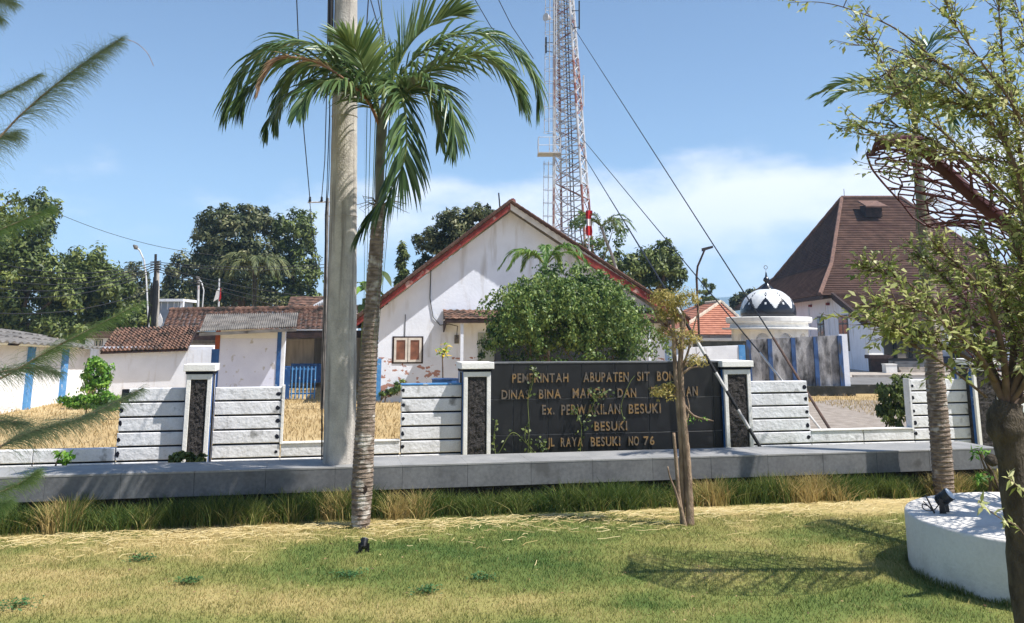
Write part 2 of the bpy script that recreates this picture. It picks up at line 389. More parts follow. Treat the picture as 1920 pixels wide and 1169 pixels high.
# loose straw lying on the lawn
n = 2200
x = rng.uniform(-7.5, 9, n); off = rng.gamma(1.2, 0.33, n); y = 14.3 + 0.21 * x - off
k = not_planter(x, y) & (y > 8.5); x, y = x[k], y[k]; n = len(x)
a = rng.normal(0.1, 0.8, n); ln = rng.uniform(0.06, 0.34, n); bend = rng.normal(0, 0.6, n)
C = np.zeros((n, 4, 3)); H = np.zeros_like(C)
for j in range(4):
    t = j / 3 - 0.5; aa = a + bend * t
    C[:, j] = np.stack([x + np.cos(aa) * ln * t, y + np.sin(aa) * ln * t, 0.035 + 0.02 * rng.random(n) - 0.03 * t * t], 1)
    H[:, j] = np.stack([-np.sin(aa), np.cos(aa), 0.6 + 0 * aa], 1) * 0.0030
straw_m = LEAF('straw', S(168, 148, 98), S(196, 176, 124), S(220, 204, 158), 0.15, 0.7, 0.15)
o = ribbon_obj('straw', C, H, rng.random(n), straw_m); tag(o, 'loose dry straw strewn over the lawn', 'straw', kind='stuff')
# tall grass border in front of the bench
nc = 300; xs = np.linspace(-8.6, 10.2, nc) + rng.normal(0, 0.05, nc); CC = []; HH = []; VV = []
for cx in xs:
    cy = 14.78 + 0.21 * cx + rng.normal(0, 0.11)
    dryc = rng.uniform(0.7, 1.0) if vnoise(np.array(cx * 1.9), np.array(3.3)) > 0.66 else rng.uniform(0.0, 0.4)
    if rng.random() < 0.12: continue
    nb = 105; hh = rng.uniform(0.28, 0.43) * (0.85 + 0.45 * float(vnoise(np.array(cx * 1.3), np.array(8.1))))
    bx = cx + rng.normal(0, 0.065, nb); by = cy + rng.normal(0, 0.1, nb); h = hh * rng.uniform(0.5, 1.15, nb); lx = rng.normal(0, 0.13, nb) + (bx - cx) * 1.1; ly = rng.normal(-0.03, 0.09, nb)
    c = np.zeros((nb, 4, 3)); w = np.zeros_like(c)
    for j, t in enumerate((0, 0.4, 0.75, 1.0)):
        c[:, j] = np.stack([bx + lx * t ** 1.8, by + ly * t ** 1.8, h * t * (1 - 0.12 * t)], 1)
        ph = rng.uniform(0, np.pi, nb) if j == 0 else ph
        w[:, j] = np.stack([np.cos(ph), np.sin(ph), 0 * ph], 1) * (0.0055, 0.005, 0.0038, 0.0008)[j]
    CC.append(c); HH.append(w); VV.append(np.clip(dryc + rng.normal(0, 0.2, nb) + np.where(h < hh * 0.65, 0.3, 0), 0, 1))
tall_m = LEAF('tall_grass', S(66, 92, 40), S(120, 130, 66), S(196, 172, 116), 0.35, 0.6, 0.25)
o = ribbon_obj('tall_grass', np.concatenate(CC), np.concatenate(HH), np.concatenate(VV), tall_m)
tag(o, 'border of tall clumped grass along the bench', 'grass', kind='stuff')

# mountain range far behind
MAT['hill'] = M('hill_forest', S(92, 104, 96), S(78, 90, 84), 0.004, 0.95)
prof = [(300, 619), (700, 613), (900, 608), (1050, 597), (1160, 585), (1250, 577), (1320, 561), (1380, 555), (1440, 538), (1500, 529), (1600, 520), (1720, 515), (1850, 523), (2050, 535), (2400, 572), (2900, 613)]
Yh = 2500.0; top = catmull([P(x, y, Yh) for x, y in prof], 90); m = MB()
rows = []
for j, t in enumerate((0.0, 0.25, 0.5, 0.75, 1.0)):
    rows.append([V((p.x * (1 - 0.10 * (1 - t)), Yh - 700 * (1 - t), p.z * t ** 1.3 + (28 * math.sin(i * 1.3 + j * 2) * t * (1 - t) * 4 if j else 0) - (3 if not j else 0))) for i, p in enumerate(top)])
rows.append([V((p.x, Yh + 900, -3)) for p in top])
nn = len(top)
m.add([p for r in rows for p in r], [(j * nn + i, j * nn + i + 1, (j + 1) * nn + i + 1, (j + 1) * nn + i) for j in range(len(rows) - 1) for i in range(nn - 1)])
m.build('mountain', MAT['hill'], kind='structure', smooth=True)
# the air between: one even box of haze
hz_m = bpy.data.materials.new('haze'); hz_m.use_nodes = True; hz_m.node_tree.nodes.clear()
ho = hz_m.node_tree.nodes.new('ShaderNodeOutputMaterial'); hv = hz_m.node_tree.nodes.new('ShaderNodeVolumePrincipled')
hv.inputs['Color'].default_value = (0.40, 0.66, 1.0, 1); hv.inputs['Density'].default_value = 0.00030; hv.inputs['Anisotropy'].default_value = 0.0
hz_m.node_tree.links.new(hv.outputs[0], ho.inputs['Volume'])
m = MB(); m.box(-3200, 3200, -100, 4000, -8, 320); tag(m.build('haze', hz_m, kind='stuff'), 'pale blue haze over the distance', 'haze')

# ------------------------------------------------------------------ boundary wall: sections, pillars, sign
ZL = [1.75, 1.50, 1.245, 0.995, 0.745, 0.50, 0.25, 0.0]     # levels of the block courses
def fs(x, y=780, d=0.0): return FENCE.sz(x, y, d)[0]
def block_run(par, s0, s1, top, rng_, notch=0.0, hole=None, holes_at=1):
    """blocks from course `top` down to the ground, between s0 and s1, on a dark recessed backing"""
    z1 = ZL[top] - 0.01
    one('pbox', FENCE, s0 + 0.02, s1 - 0.02, -0.14, -0.03, -0.05, z1 - 0.02).build('backing', MAT['groove'], par)
    for i in range(top, 7):
        a, b = ZL[i + 1] + 0.016, ZL[i] - 0.016
        if i == 6: a = -0.05
        e0 = s0 + (notch if (i == top and holes_at == 0) else 0) + rng_.uniform(0, 0.012); e1 = s1 - (notch if (i == top and holes_at == 1) else 0) - rng_.uniform(0, 0.012)
        d = rng_.uniform(-0.008, 0.008)
        one('pbox', FENCE, e0, e1, -0.17, 0.0 + d, a, b, 0.010).build('block', MAT['block'], par)
        if hole is not None and i < 6:
            hx = e1 - 0.06 if holes_at == 1 else e0 + 0.03
            w_, h_ = rng_.uniform(0.05, 0.09), rng_.uniform(0.05, 0.085)
            zz = (a + b) / 2 + rng_.uniform(-0.03, 0.03)
            mm = MB(); c_ = FENCE.w(hx, d + 0.004, zz)
            pts = [c_ + FENCE.A * (w_ / 2 * math.cos(q) * rng_.uniform(0.75, 1.2) * 1.2) + V((0, 0, h_ / 2 * math.sin(q) * rng_.uniform(0.75, 1.2) * 1.2)) for q in [math.radians(v_) for v_ in (20, 65, 110, 160, 205, 250, 295, 340)]]
            mm.prism(pts, -FENCE.N * 0.06); mm.build('dark_hole_patch', MAT['groove'], par)  # solid dark plug, the shade of a broken hole put into its colour
rr = random.Random(3)
def section(label, lo, hi): 
    c = FENCE.w((lo + hi) / 2, 0, 0); return root('wall_section', label, 'wall', c, 'boundary wall sections')
sa0, sa1, sa2 = fs(-90), fs(222), fs(346)
r_ = section('low white block wall stepping up beside the leftmost stone pillar', sa0, sa2)
for q in range(2):
    a = sa0 + (sa1 - sa0) * q / 2; block_run(r_, a, sa0 + (sa1 - sa0) * (q + 1) / 2, 4, rr)
block_run(r_, sa1, sa2, 0, rr, 0.14, True, 0)
sb0, sb1, sb2, sb3 = fs(400), fs(528), fs(752), fs(868)
r_ = section('white block wall with a low gap behind the concrete pole', sb0, sb3)
block_run(r_, sb0, sb1, 0, rr, 0, True, 1); block_run(r_, sb1, (sb1 + sb2) / 2, 4, rr); block_run(r_, (sb1 + sb2) / 2, sb2, 4, rr); block_run(r_, sb2, sb3, 0, rr, 0, True, 0)
one('pbox', FENCE, sb1 - 0.005, sb1 + 0.035, -0.19, 0.02, 0.735, 1.765).build('end_trim', MAT['planter'], r_)
one('pbox', FENCE, sb1 + 0.035, sb2 - 0.01, -0.19, 0.02, 0.737, 0.757).build('coping', MAT['planter'], r_)
one('pbox', FENCE, sb2 - 0.01, sb3, -0.20, 0.012, 1.742, 1.766).build('blue_coping', MAT['lightblue'], r_)
sc0, sc1, sc2, sc3 = fs(1408), fs(1519), fs(1712), fs(1832)
r_ = section('white block wall with a low gap in front of the gravel drive', sc0, sc3)
block_run(r_, sc0, sc1, 0, rr, 0.03, True, 1); block_run(r_, sc1, (sc1 + sc2) / 2, 4, rr); block_run(r_, (sc1 + sc2) / 2, sc2, 4, rr); block_run(r_, sc2, sc3, 0, rr, 0, True, 0)
one('pbox', FENCE, sc1 + 0.01, sc2 - 0.05, -0.19, 0.02, 0.737, 0.757).build('coping', MAT['planter'], r_)
one('pbox', FENCE, sc2 - 0.045, sc2 - 0.004, -0.19, 0.015, 0.70, 1.755).build('end_trim', MAT['block'], r_)
sd0, sd1 = fs(1868), fs(2100)
r_ = section('white block wall beyond the right pillar, half hidden by the tree', sd0, sd1)
block_run(r_, sd0, sd1, 0, rr)

def stone_panel(par, s0, s1, z0, z1, d, n=(14, 60), side=None):
    """rough hewn face: a displaced grid standing in the frame"""
    m = MB(); vs = []; nx, nz = n
    for j in range(nz + 1):
        for i in range(nx + 1):
            u, v = i / nx, j / nz
            e = min(u, 1 - u, v * 3, (1 - v) * 3); amp = min(1, e * 8)
            dd = d + amp * (0.045 * float(fbm(np.array(u * 5 + s0 * 3), np.array(v * 26), 3)) - 0.012 + rr.uniform(-0.007, 0.007))
            if side is None: vs.append(FENCE.w(s0 + (s1 - s0) * u, dd, z0 + (z1 - z0) * v))
            else: vs.append(FENCE.w(side[0] + side[1] * (dd - d), s0 + (s1 - s0) * u, z0 + (z1 - z0) * v))
    fcs = [(j * (nx + 1) + i, j * (nx + 1) + i + 1, (j + 1) * (nx + 1) + i + 1, (j + 1) * (nx + 1) + i) for j in range(nz) for i in range(nx)]
    m.add(vs, fcs); return m.build('stone_panel', MAT['stone'], par)
def pillar(x0, x1, label, blue_cap=False):
    D1, D0 = 0.24, -0.38
    s0, s1 = fs(x0, 780, D1), fs(x1, 780, D1)
    r_ = root('pillar', label, 'pillar', FENCE.w((s0 + s1) / 2, 0, 0), 'stone faced pillars of the boundary wall')
    one('pbox', FENCE, s0 + 0.015, s1 - 0.015, D0 + 0.02, D1 - 0.075, -0.05, 2.0).build('core', MAT['block'], r_)
    fw = 0.075
    one('pbox', FENCE, s0, s0 + fw, D1 - 0.06, D1, -0.05, 1.985, 0.006).build('frame_strip', MAT['planter'], r_)
    one('pbox', FENCE, s1 - fw, s1, D1 - 0.06, D1, -0.05, 1.985, 0.006).build('frame_strip', MAT['planter'], r_)
    one('pbox', FENCE, s0 + fw, s1 - fw, D1 - 0.06, D1, 1.89, 1.985, 0.006).build('frame_strip', MAT['planter'], r_)
    stone_panel(r_, s0 + fw, s1 - fw, -0.05, 1.89, D1 - 0.034)
    for sd, sg in ((s0, -1), (s1, 1)):
        a, b = (sd - 0.012, sd + 0.016) if sg < 0 else (sd - 0.016, sd + 0.012)
        one('pbox', FENCE, a, b, D1 - 0.13, D1 - 0.062, -0.05, 1.98).build('blue_strip', MAT['blue'], r_)
        one('pbox', FENCE, a, b, D0, D0 + 0.11, -0.05, 1.98).build('blue_strip', MAT['blue'], r_)
        one('pbox', FENCE, a + 0.002, b - 0.002, D0 + 0.11, D0 + 0.17, -0.05, 1.97).build('side_strip', MAT['block'], r_)
        one('pbox', FENCE, a + 0.004, b - 0.004, D0 + 0.17, D1 - 0.13, -0.05, 1.96).build('side_stone', MAT['stone'], r_)
    one('pbox', FENCE, s0 - 0.02, s1 + 0.02, D0 - 0.02, D1 + 0.01, 1.985, 2.035).build('neck', MAT['groove'], r_)
    one('pbox', FENCE, s0 - 0.055, s1 + 0.055, D0 - 0.05, D1 + 0.05, 2.035, 2.155, 0.008).build('cap', MAT['planter'], r_)
    return s0, s1
pa = pillar(345, 393, 'stone faced pillar left of the concrete pole')
pb = pillar(869, 920, 'stone faced pillar at the left end of the black sign')
pc = pillar(1361, 1411, 'stone faced pillar at the right end of the black sign')
pd = pillar(1832, 1880, 'stone faced pillar behind the forked foreground tree')

# the black granite sign with its gilt letters
ss0, ss1 = pb[1] + 0.004, pc[0] - 0.02
sg = root('sign_wall', 'black granite tiled sign wall with gilt letters between two pillars', 'sign', FENCE.w((ss0 + ss1) / 2, 0.05, 0))
SD = 0.10
one('pbox', FENCE, ss0, ss1, -0.25, SD - 0.022, -0.05, 2.125).build('backing', MAT['joint'], sg)
one('pbox', FENCE, ss0, ss1, -0.27, SD + 0.012, 2.127, 2.15).build('coping', MAT['bench'], sg)
tw = (fs(1277, 740, SD) - fs(962, 740, SD)) / 5; sx = fs(962, 740, SD)
cols = [ss0] + [sx + tw * k for k in range(0, 9) if ss0 < sx + tw * k < ss1 - 0.05] + [ss1]
zr = [2.125, FENCE.sz(1100, 747, SD)[1], FENCE.sz(1100, 813, SD)[1]]; zr += [zr[2] * 2 - zr[1]]; zr += [-0.05]
for a, b in zip(cols, cols[1:]):
    for z1, z0 in zip(zr, zr[1:]):
        one('pbox', FENCE, a + 0.008, b - 0.008, SD - 0.03, SD + rr.uniform(-0.0015, 0.0015), z0 + 0.008, z1 - 0.008, 0.002).build('granite_tile', MAT['granite'], sg)
GL = {}
def glyph(ch):
    if ch not in GL:
        cu = bpy.data.curves.new('glyph', 'FONT'); cu.body = ch; cu.size = 1.0; cu.extrude = 0.12; cu.offset = 0.017; cu.resolution_u = 4
        to = bpy.data.objects.new('glyph', cu); COL.objects.link(to)
        dg = bpy.context.evaluated_depsgraph_get(); me = bpy.data.meshes.new_from_object(to.evaluated_get(dg))
        bpy.data.objects.remove(to); bpy.data.curves.remove(cu)
        vv = np.array([v.co[:] for v in me.vertices]); GL[ch] = (vv, [tuple(p.vertices) for p in me.polygons], vv[:, 0].min(), vv[:, 0].max()); bpy.data.meshes.remove(me)
    return GL[ch]
def word(txt, x0, x1, y0, y1):
    ym = (y0 + y1) / 2
    s0, s1 = fs(x0, ym, SD), fs(x1, ym, SD); zt = FENCE.sz((x0 + x1) / 2, y0, SD)[1]; zb = FENCE.sz((x0 + x1) / 2, y1, SD)[1]
    gap = 0.13; ws = [(glyph(c)[3] - glyph(c)[2]) if c != ' ' else 0.45 for c in txt]
    tot = sum(ws) + gap * (len(txt) - 1); k = (s1 - s0) / tot; cur = s0
    for c, w_ in zip(txt, ws):
        if c != ' ':
            vv, fc, a, b = glyph(c); h = (zt - zb) / 0.72
            m = MB(); m.add([FENCE.w(cur + (p[0] - a) * k, SD + 0.017 + p[2] * 0.12, zb + p[1] * h + rr.uniform(0, 0) ) for p in vv], fc)
            m.build('letter', MAT['gold'], sg)
        cur += (w_ + gap) * k
for wd in (('PEMERINTAH', 960, 1065, 700, 717), ('ABUPATEN', 1093, 1178, 698, 716), ('SIT', 1194, 1217, 697, 714), ('BOND', 1231, 1276, 696, 714),
           ('DINAS', 940, 992, 731, 748), ('BINA', 1010, 1051, 730, 747), ('MARGA', 1073, 1138, 728, 746), ('DAN', 1157, 1192, 728, 745), ('PENGAIRAN', 1220, 1307, 725, 743),
           ('Ex.', 1016, 1039, 759, 777), ('PERWAKILAN', 1052, 1162, 758, 777), ('BESUKI', 1178, 1238, 757, 775),
           ('BESUKI', 1114, 1175, 790, 807), ('JL', 1026, 1039, 821, 837), ('RAYA', 1051, 1092, 820, 837), ('BESUKI', 1107, 1162, 819, 836), ('NO', 1178, 1197, 818, 835), ('76', 1206, 1226, 818, 834)):
    word(*wd)

# ------------------------------------------------------------------ granite bench
BEN = Plane(15.05, 0.21)
b0, b1 = BEN.sz(-60, 880)[0], BEN.sz(1872, 850)[0]
be = root('bench', 'long grey granite bench in front of the boundary wall', 'bench', BEN.w((b0 + b1) / 2, -0.5, 0))
one('pbox', BEN, b0, b1, -0.98, -0.02, 0.36, 0.68).build('slab_core', MAT['groove'], be)
one('pbox', BEN, b0 + 0.1, b1 - 0.1, -0.9, -0.22, -0.05, 0.355).build('base', MAT['stone'], be)  # dark infill added so the gap under the slab looks shaded
s = b0; k = 0
while s < b1 - 0.02:
    e = min(s + 1.02, b1)
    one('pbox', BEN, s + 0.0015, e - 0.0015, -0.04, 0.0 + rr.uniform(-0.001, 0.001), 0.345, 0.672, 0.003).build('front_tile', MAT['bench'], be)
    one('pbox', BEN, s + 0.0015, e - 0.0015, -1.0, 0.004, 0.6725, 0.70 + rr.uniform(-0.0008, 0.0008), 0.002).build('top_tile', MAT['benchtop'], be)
    if k % 3 == 1:
        one('pbox', BEN, s + 0.3, s + 0.42, -0.93, -0.14, -0.05, 0.358).build('support', MAT['stone'], be)
    s = e; k += 1

# ------------------------------------------------------------------ concrete pole with its bracket and cables
pY = 14.98
bp = P(636, 870, pY); bp.z = 0
po = root('concrete_pole', 'thick round concrete utility pole standing behind the bench', 'pole', bp)
def polec(z):     # the pole leans a little
    y_ = HZ - (z - CAMH) * ppm(pY); a = P(636.5 + (860 - y_) * 0.0155, y_, pY); return V((a.x, pY, z))
zs = [-0.1 + 11.5 * i / 60 for i in range(61)]
one('tube', [polec(z) for z in zs], [0.262 - 0.0078 * z + 0.002 * math.sin(z * 9) for z in zs], 40).build('shaft', MAT['concrete'], po, smooth=True)
c8 = polec(7.15); ring = [c8 + V((math.cos(a), math.sin(a) , 0.10 * math.sin(a * 1) )) * 0.47 for a in [math.radians(q) for q in range(180, 361, 15)]]
mm = MB(); mm.tube(ring, 0.022, 8); mm.tube([p + V((0, 0, 0.07)) for p in ring], 0.018, 8); mm.build('bracket_ring', MAT['black'], po, smooth=True)
bx = polec(7.45) + V((0.05, -0.36, 0)); mm = MB()
mm.prism([bx + V((-0.12, -0.05, -0.42)), bx + V((0.05, -0.05, -0.42)), bx + V((0.17, -0.05, 0.2)), bx + V((0.03, -0.05, 0.26)), bx + V((-0.10, -0.05, -0.1))], (0, 0.13, 0)); mm.build('cable_clamp', MAT['black'], po)
mm = MB()
for k, (dx, dy) in enumerate(((-0.245, -0.09), (-0.265, -0.02), (-0.225, -0.14))):
    mm = MB(); mm.tube([polec(z) + V((dx - (0.02 if z < 5 else 0.0) + 0.012 * math.sin(z * 2.1 + k), dy, 0)) for z in [0.75 + 0.43 * i for i in range(25)]], 0.006, 5); mm.build('riser_cable', MAT['cable'], po)
one('tube', [polec(z) + V((-0.235, -0.11, 0)) for z in [7.6, 8.6, 9.6, 11.2]], 0.045, 8).build('cable_bundle', MAT['cable'], po)
for zb in (6.3, 4.6, 2.9):
    rb = 0.266 - 0.0078 * zb
    ring = [polec(zb) + V((math.cos(a) * rb, math.sin(a) * rb, 0)) for a in [math.radians(q) for q in range(0, 361, 12)]]
    one('tube', ring, 0.006, 4, False).build('strap', MAT['concrete'], po)
def cable(pts, r, label, mat=None, sag=0.0, n=14, group=None):
    pts = [V(p) for p in pts]
    if len(pts) == 2: pts = [pts[0].lerp(pts[1], t / (n - 1)) - V((0, 0, sag * 4 * (t / (n - 1)) * (1 - t / (n - 1)))) for t in range(n)]
    return one('tube', pts, r, 5).build('cable', mat or MAT['cable'], None, label, 'cable', group)

# ------------------------------------------------------------------ palms
MAT['frond'] = LEAF('palm_leaflet', S(42, 68, 40), S(90, 116, 66), S(152, 168, 110), 0.26, 0.4, 0.5)
MAT['frond_dry'] = LEAF('dry_leaflet', S(120, 92, 72), S(168, 136, 108), S(198, 172, 144), 0.2, 0.8, 0.15)
MAT['frond_young'] = LEAF('young_leaflet', S(48, 88, 30), S(96, 136, 52), S(158, 178, 92), 0.3, 0.45, 0.4)  # fresher green of the young palm's leaflets
MAT['frond_dull'] = LEAF('dull_leaflet', S(52, 64, 40), S(88, 98, 62), S(138, 138, 92), 0.2, 0.6, 0.3)
MAT['rachis'] = M('rachis', S(118, 128, 70), S(96, 108, 56), 8, 0.6)
MAT['rachis_dry'] = M('rachis_dry', S(150, 112, 88), S(120, 88, 70), 8, 0.8)
def frond(par, pts, n=44, length=0.62, wid=0.02, a_side=0.75, a_up=0.25, a_fwd=0.75, droop=1.2, roll=0.0, mat='frond', dry=False, start=0.14, vb=0.5, rad=0.022, seed=0, both=(1, -1), dens=1.0):
    """a pinnate leaf: midrib along pts with two rows of drooping leaflets"""
    q = np.random.default_rng(seed + 100)
    C = np.array([p[:] for p in catmull(pts, n + 8)]); T = nrm(np.gradient(C, axis=0)); tt = np.linspace(0, 1, len(C))
    up = np.array([0, 0, 1.0]); side = np.cross(T, up)
    for i in range(len(C)):
        if np.linalg.norm(side[i]) < 0.25: side[i] = side[i - 1] if i else np.array([1.0, 0, 0])
    side = nrm(side); N = nrm(np.cross(side, T))
    cr_, sr_ = math.cos(roll), math.sin(roll); side, N = side * cr_ + N * sr_, N * cr_ - side * sr_
    cs = []; hs = []; vv = []
    ts = np.linspace(start, 0.995, int(n * dens))
    for sgn in both:
        for t in ts:
            t2 = min(max(t + q.normal(0, 0.006), 0), 1); f = t2 * (len(C) - 1); i = min(int(f), len(C) - 2); f -= i
            b = C[i] * (1 - f) + C[i + 1] * f
            pr = (t2 - start) / (1 - start); ll = length * (0.55 + 0.45 * min(1, pr * 4)) * (1 - pr ** 2.4 * 0.62) * q.uniform(0.85, 1.12)
            d = sgn * side[i] * a_side * (1 - 0.45 * pr) + N[i] * (a_up + q.normal(0, 0.12)) + T[i] * (a_fwd + 0.7 * pr ** 2) + q.normal(0, 0.07, 3)
            d = d / np.linalg.norm(d); p = b.copy(); c = []; h = []
            wv = np.cross(d, np.cross(T[i], d)); wv = T[i] - d * np.dot(T[i], d)
            if np.linalg.norm(wv) < 0.2: wv = N[i]
            wv = wv / np.linalg.norm(wv); tw_ = q.normal(0, 0.35); w2 = np.cross(d, wv); wv = wv * math.cos(tw_) + w2 * math.sin(tw_)
            K = 6
            for j in range(K):
                u = j / (K - 1); c.append(p.copy()); h.append(wv * wid * (0.55, 1.0, 1.0, 0.8, 0.5, 0.06)[j])
                d = d + np.array([0, 0, -1.0]) * droop * (0.06 + 0.24 * u) * q.uniform(0.7, 1.3); d = d / np.linalg.norm(d); p = p + d * ll / (K - 1)
            cs.append(c); hs.append(h); vv.append(np.clip(vb + q.normal(0, 0.2), 0, 1))
    o = ribbon_obj('frond', np.array(cs), np.array(hs), np.array(vv), MAT['frond_dry'] if dry else MAT[mat], par)
    mm = MB(); R = [rad * (1 - 0.85 * t) for t in np.linspace(0, 1, 24)]
    mm.tube(catmull(pts, 24), R, 6); mm.build('midrib', MAT['rachis_dry' if dry else 'rachis'], o, smooth=True)
    return o
def ringed_trunk(par, ctrl, radii, n, step, amp, mat, name='trunk', seg=22):
    pts = catmull(ctrl, n); rc = [float(np.interp(i / (n - 1), np.linspace(0, 1, len(radii)), radii)) for i in range(n)]
    acc = 0; out = []
    q = random.Random(4); ph = 0
    for i in range(n):
        if i: acc += (pts[i] - pts[i - 1]).length
        u = (acc / step) % 1.0
        out.append(rc[i] * (1 + amp * (0.5 - u) + q.uniform(-1, 1) * amp * 0.25))
    m = MB(); m.tube(pts, out, seg); m.v = [p + V((q.uniform(-1, 1), q.uniform(-1, 1), q.uniform(-1, 1))) * 0.003 for p in m.v]
    return m.build(name, mat, par, smooth=False)
MAT['shaft'] = M('crownshaft', S(122, 122, 104), S(98, 98, 84), 5, 0.6, 0.1, 20, stretch=(2, 2, 0.3), stain=S(84, 78, 70), sscale=3, slo=0.55, shi=0.7)
pmY = 13.05
def PP(x, y, dy=0.0): return P(x, y, pmY + dy)
pb_ = G(676, 990); pmY = pb_.y
pm = root('palm_tree', 'tall palm with ringed trunk and drooping crown, overlapping the concrete pole', 'palm', pb_, 'garden palms')
ringed_trunk(pm, [pb_ - V((0, 0, 0.05)), PP(678, 940), PP(682, 850), PP(690, 700), PP(699, 560), PP(708, 430), PP(711, 385)], [0.128, 0.135, 0.152, 0.142, 0.128, 0.112, 0.108, 0.10, 0.092], 420, 0.062, 0.085, MAT['bark'])
one('tube', catmull([PP(711, 392), PP(712, 330), PP(715, 270), PP(717, 225), PP(718, 195)], 20), [0.066, 0.066, 0.066, 0.067, 0.068, 0.068, 0.069, 0.07, 0.071, 0.073, 0.075, 0.077, 0.078, 0.078, 0.076, 0.07, 0.062, 0.052, 0.04, 0.03], 16).build('crownshaft', MAT['shaft'], pm, smooth=True)
def pf(lst): return [PP(x, y, d) for x, y, d in lst]
# control points in the crown's own height: sideways sweep, height, and towards (-) or away from (+) the viewer
frond(pm, pf([(714, 232, 0), (672, 172, -.1), (600, 150, -.2), (540, 178, -.25), (505, 225, -.3), (500, 245, -.3)]), 56, 0.58, 0.022, 0.75, 0.0, 0.55, 1.7, 0.1, seed=15, vb=0.35)
frond(pm, pf([(715, 230, 0), (690, 165, .1), (640, 110, .15), (560, 78, .2), (490, 100, .3), (440, 165, .35), (425, 205, .35)]), 84, 1.00, 0.022, 0.7, 0.05, 0.62, 1.75, 0.15, seed=1, vb=0.5)
frond(pm, pf([(713, 235, 0), (680, 170, -.2), (610, 118, -.4), (530, 112, -.6), (470, 165, -.7), (455, 190, -.7)]), 75, 0.92, 0.022, 0.75, 0.1, 0.6, 1.6, -0.1, seed=2, vb=0.42)
frond(pm, pf([(712, 232, 0), (685, 185, -.3), (640, 150, -.7), (585, 165, -1.0), (560, 205, -1.2)]), 58, 0.79, 0.022, 0.8, 0.0, 0.5, 1.3, 0.2, seed=3, vb=0.35)
frond(pm, pf([(712, 232, 0), (670, 160, .1), (605, 118, .2), (545, 140, .3), (520, 195, .35), (516, 240, .35)]), 64, 0.62, 0.023, 0.75, 0.0, 0.6, 1.7, 0.1, seed=13, vb=0.45)
frond(pm, pf([(719, 228, 0), (770, 150, .15), (850, 100, .3), (930, 115, .4), (975, 165, .45), (990, 215, .45)]), 70, 0.66, 0.023, 0.75, 0.0, 0.6, 1.7, 0.1, seed=14, vb=0.42)
frond(pm, pf([(716, 225, 0), (690, 150, -.15), (668, 95, -.5), (640, 70, -.8)]), 49, 0.77, 0.025, 0.8, 0.35, 0.55, 0.5, 0.0, seed=4, vb=0.72)
frond(pm, pf([(718, 220, 0), (740, 140, .1), (775, 75, .2), (830, 35, .3), (860, 28, .35)]), 66, 0.84, 0.022, 0.75, 0.35, 0.75, 0.45, 0.25, seed=5, vb=0.62)
frond(pm, pf([(719, 225, 0), (752, 140, .0), (815, 82, .0), (895, 62, .0), (965, 92, .0), (1003, 150, .0), (1008, 200, .0)]), 89, 0.90, 0.022, 0.7, 0.1, 0.6, 1.6, -0.1, seed=6, vb=0.5)
frond(pm, pf([(719, 228, 0), (760, 165, -.2), (830, 120, -.4), (905, 105, -.55), (960, 150, -.6), (975, 185, -.6)]), 78, 0.79, 0.022, 0.7, 0.12, 0.65, 1.1, 0.1, seed=7, vb=0.6)
frond(pm, pf([(719, 232, 0), (755, 178, -.3), (800, 155, -.6), (838, 180, -.85), (852, 235, -.95), (848, 275, -.95)]), 69, 0.77, 0.024, 0.75, 0.05, 0.55, 1.2, 0.15, seed=8, vb=0.4)
frond(pm, pf([(719, 228, 0), (736, 165, -.35), (752, 175, -.7), (762, 235, -.95), (758, 300, -1.0), (735, 352, -1.0), (700, 395, -.95), (672, 440, -.9)]), 89, 0.84, 0.025, 0.72, 0.0, 0.5, 1.35, 0.5, seed=9, vb=0.38)
frond(pm, pf([(720, 226, 0), (745, 175, .25), (790, 165, .5), (822, 215, .7), (826, 265, .75)]), 58, 0.70, 0.022, 0.75, 0.1, 0.55, 1.1, 0, seed=10, vb=0.35)
frond(pm, pf([(714, 226, 0), (698, 150, .4), (670, 105, .8), (620, 100, 1.1)]), 52, 0.74, 0.022, 0.75, 0.25, 0.6, 0.8, 0, seed=12, vb=0.45)
frond(pm, pf([(712, 238, 0), (690, 190, -.3), (650, 152, -.62), (595, 118, -.85), (530, 108, -1.0), (495, 140, -1.05), (482, 172, -1.05)]), 44, 0.34, 0.009, 0.22, 0.0, 1.0, 0.55, 0.1, dry=True, seed=11, start=0.42, rad=0.026)
one('tube', catmull([PP(718, 205), PP(719, 140), PP(718, 70), PP(714, -12)], 14), [0.03 - 0.0018 * i for i in range(14)], 8).build('spear_leaf', MAT['rachis'], pm, smooth=True)
mm = MB(); q = random.Random(9)                                # withered flower stalks at the top ring
for k in range(26):
    a = q.uniform(0, 6.28); o_ = PP(713, 388); d = V((math.cos(a), math.sin(a), q.uniform(-0.3, 0.7))); e = o_ + d * q.uniform(0.2, 0.42)
    mm.tube([o_, o_.lerp(e, 0.5) + V((0, 0, 0.06)), e, e + V((q.uniform(-.1, .1), 0, q.uniform(-.08, .1)))], [0.009, 0.006, 0.004, 0.002], 4)
mm.build('flower_stalks', M('dry_stalk', S(120, 104, 84), S(90, 78, 62), 10, 0.9), pm)
mm = MB(); c_ = PP(682, 918, -0.142); mm.prism([c_ + V((math.cos(a) * 0.05, 0, math.sin(a) * 0.065)) for a in np.linspace(0, 6.28, 9)[:-1]], (0, 0.05, 0)); mm.build('knot', M('knot', S(70, 54, 46), S(50, 40, 34), 20, 0.9), pm)

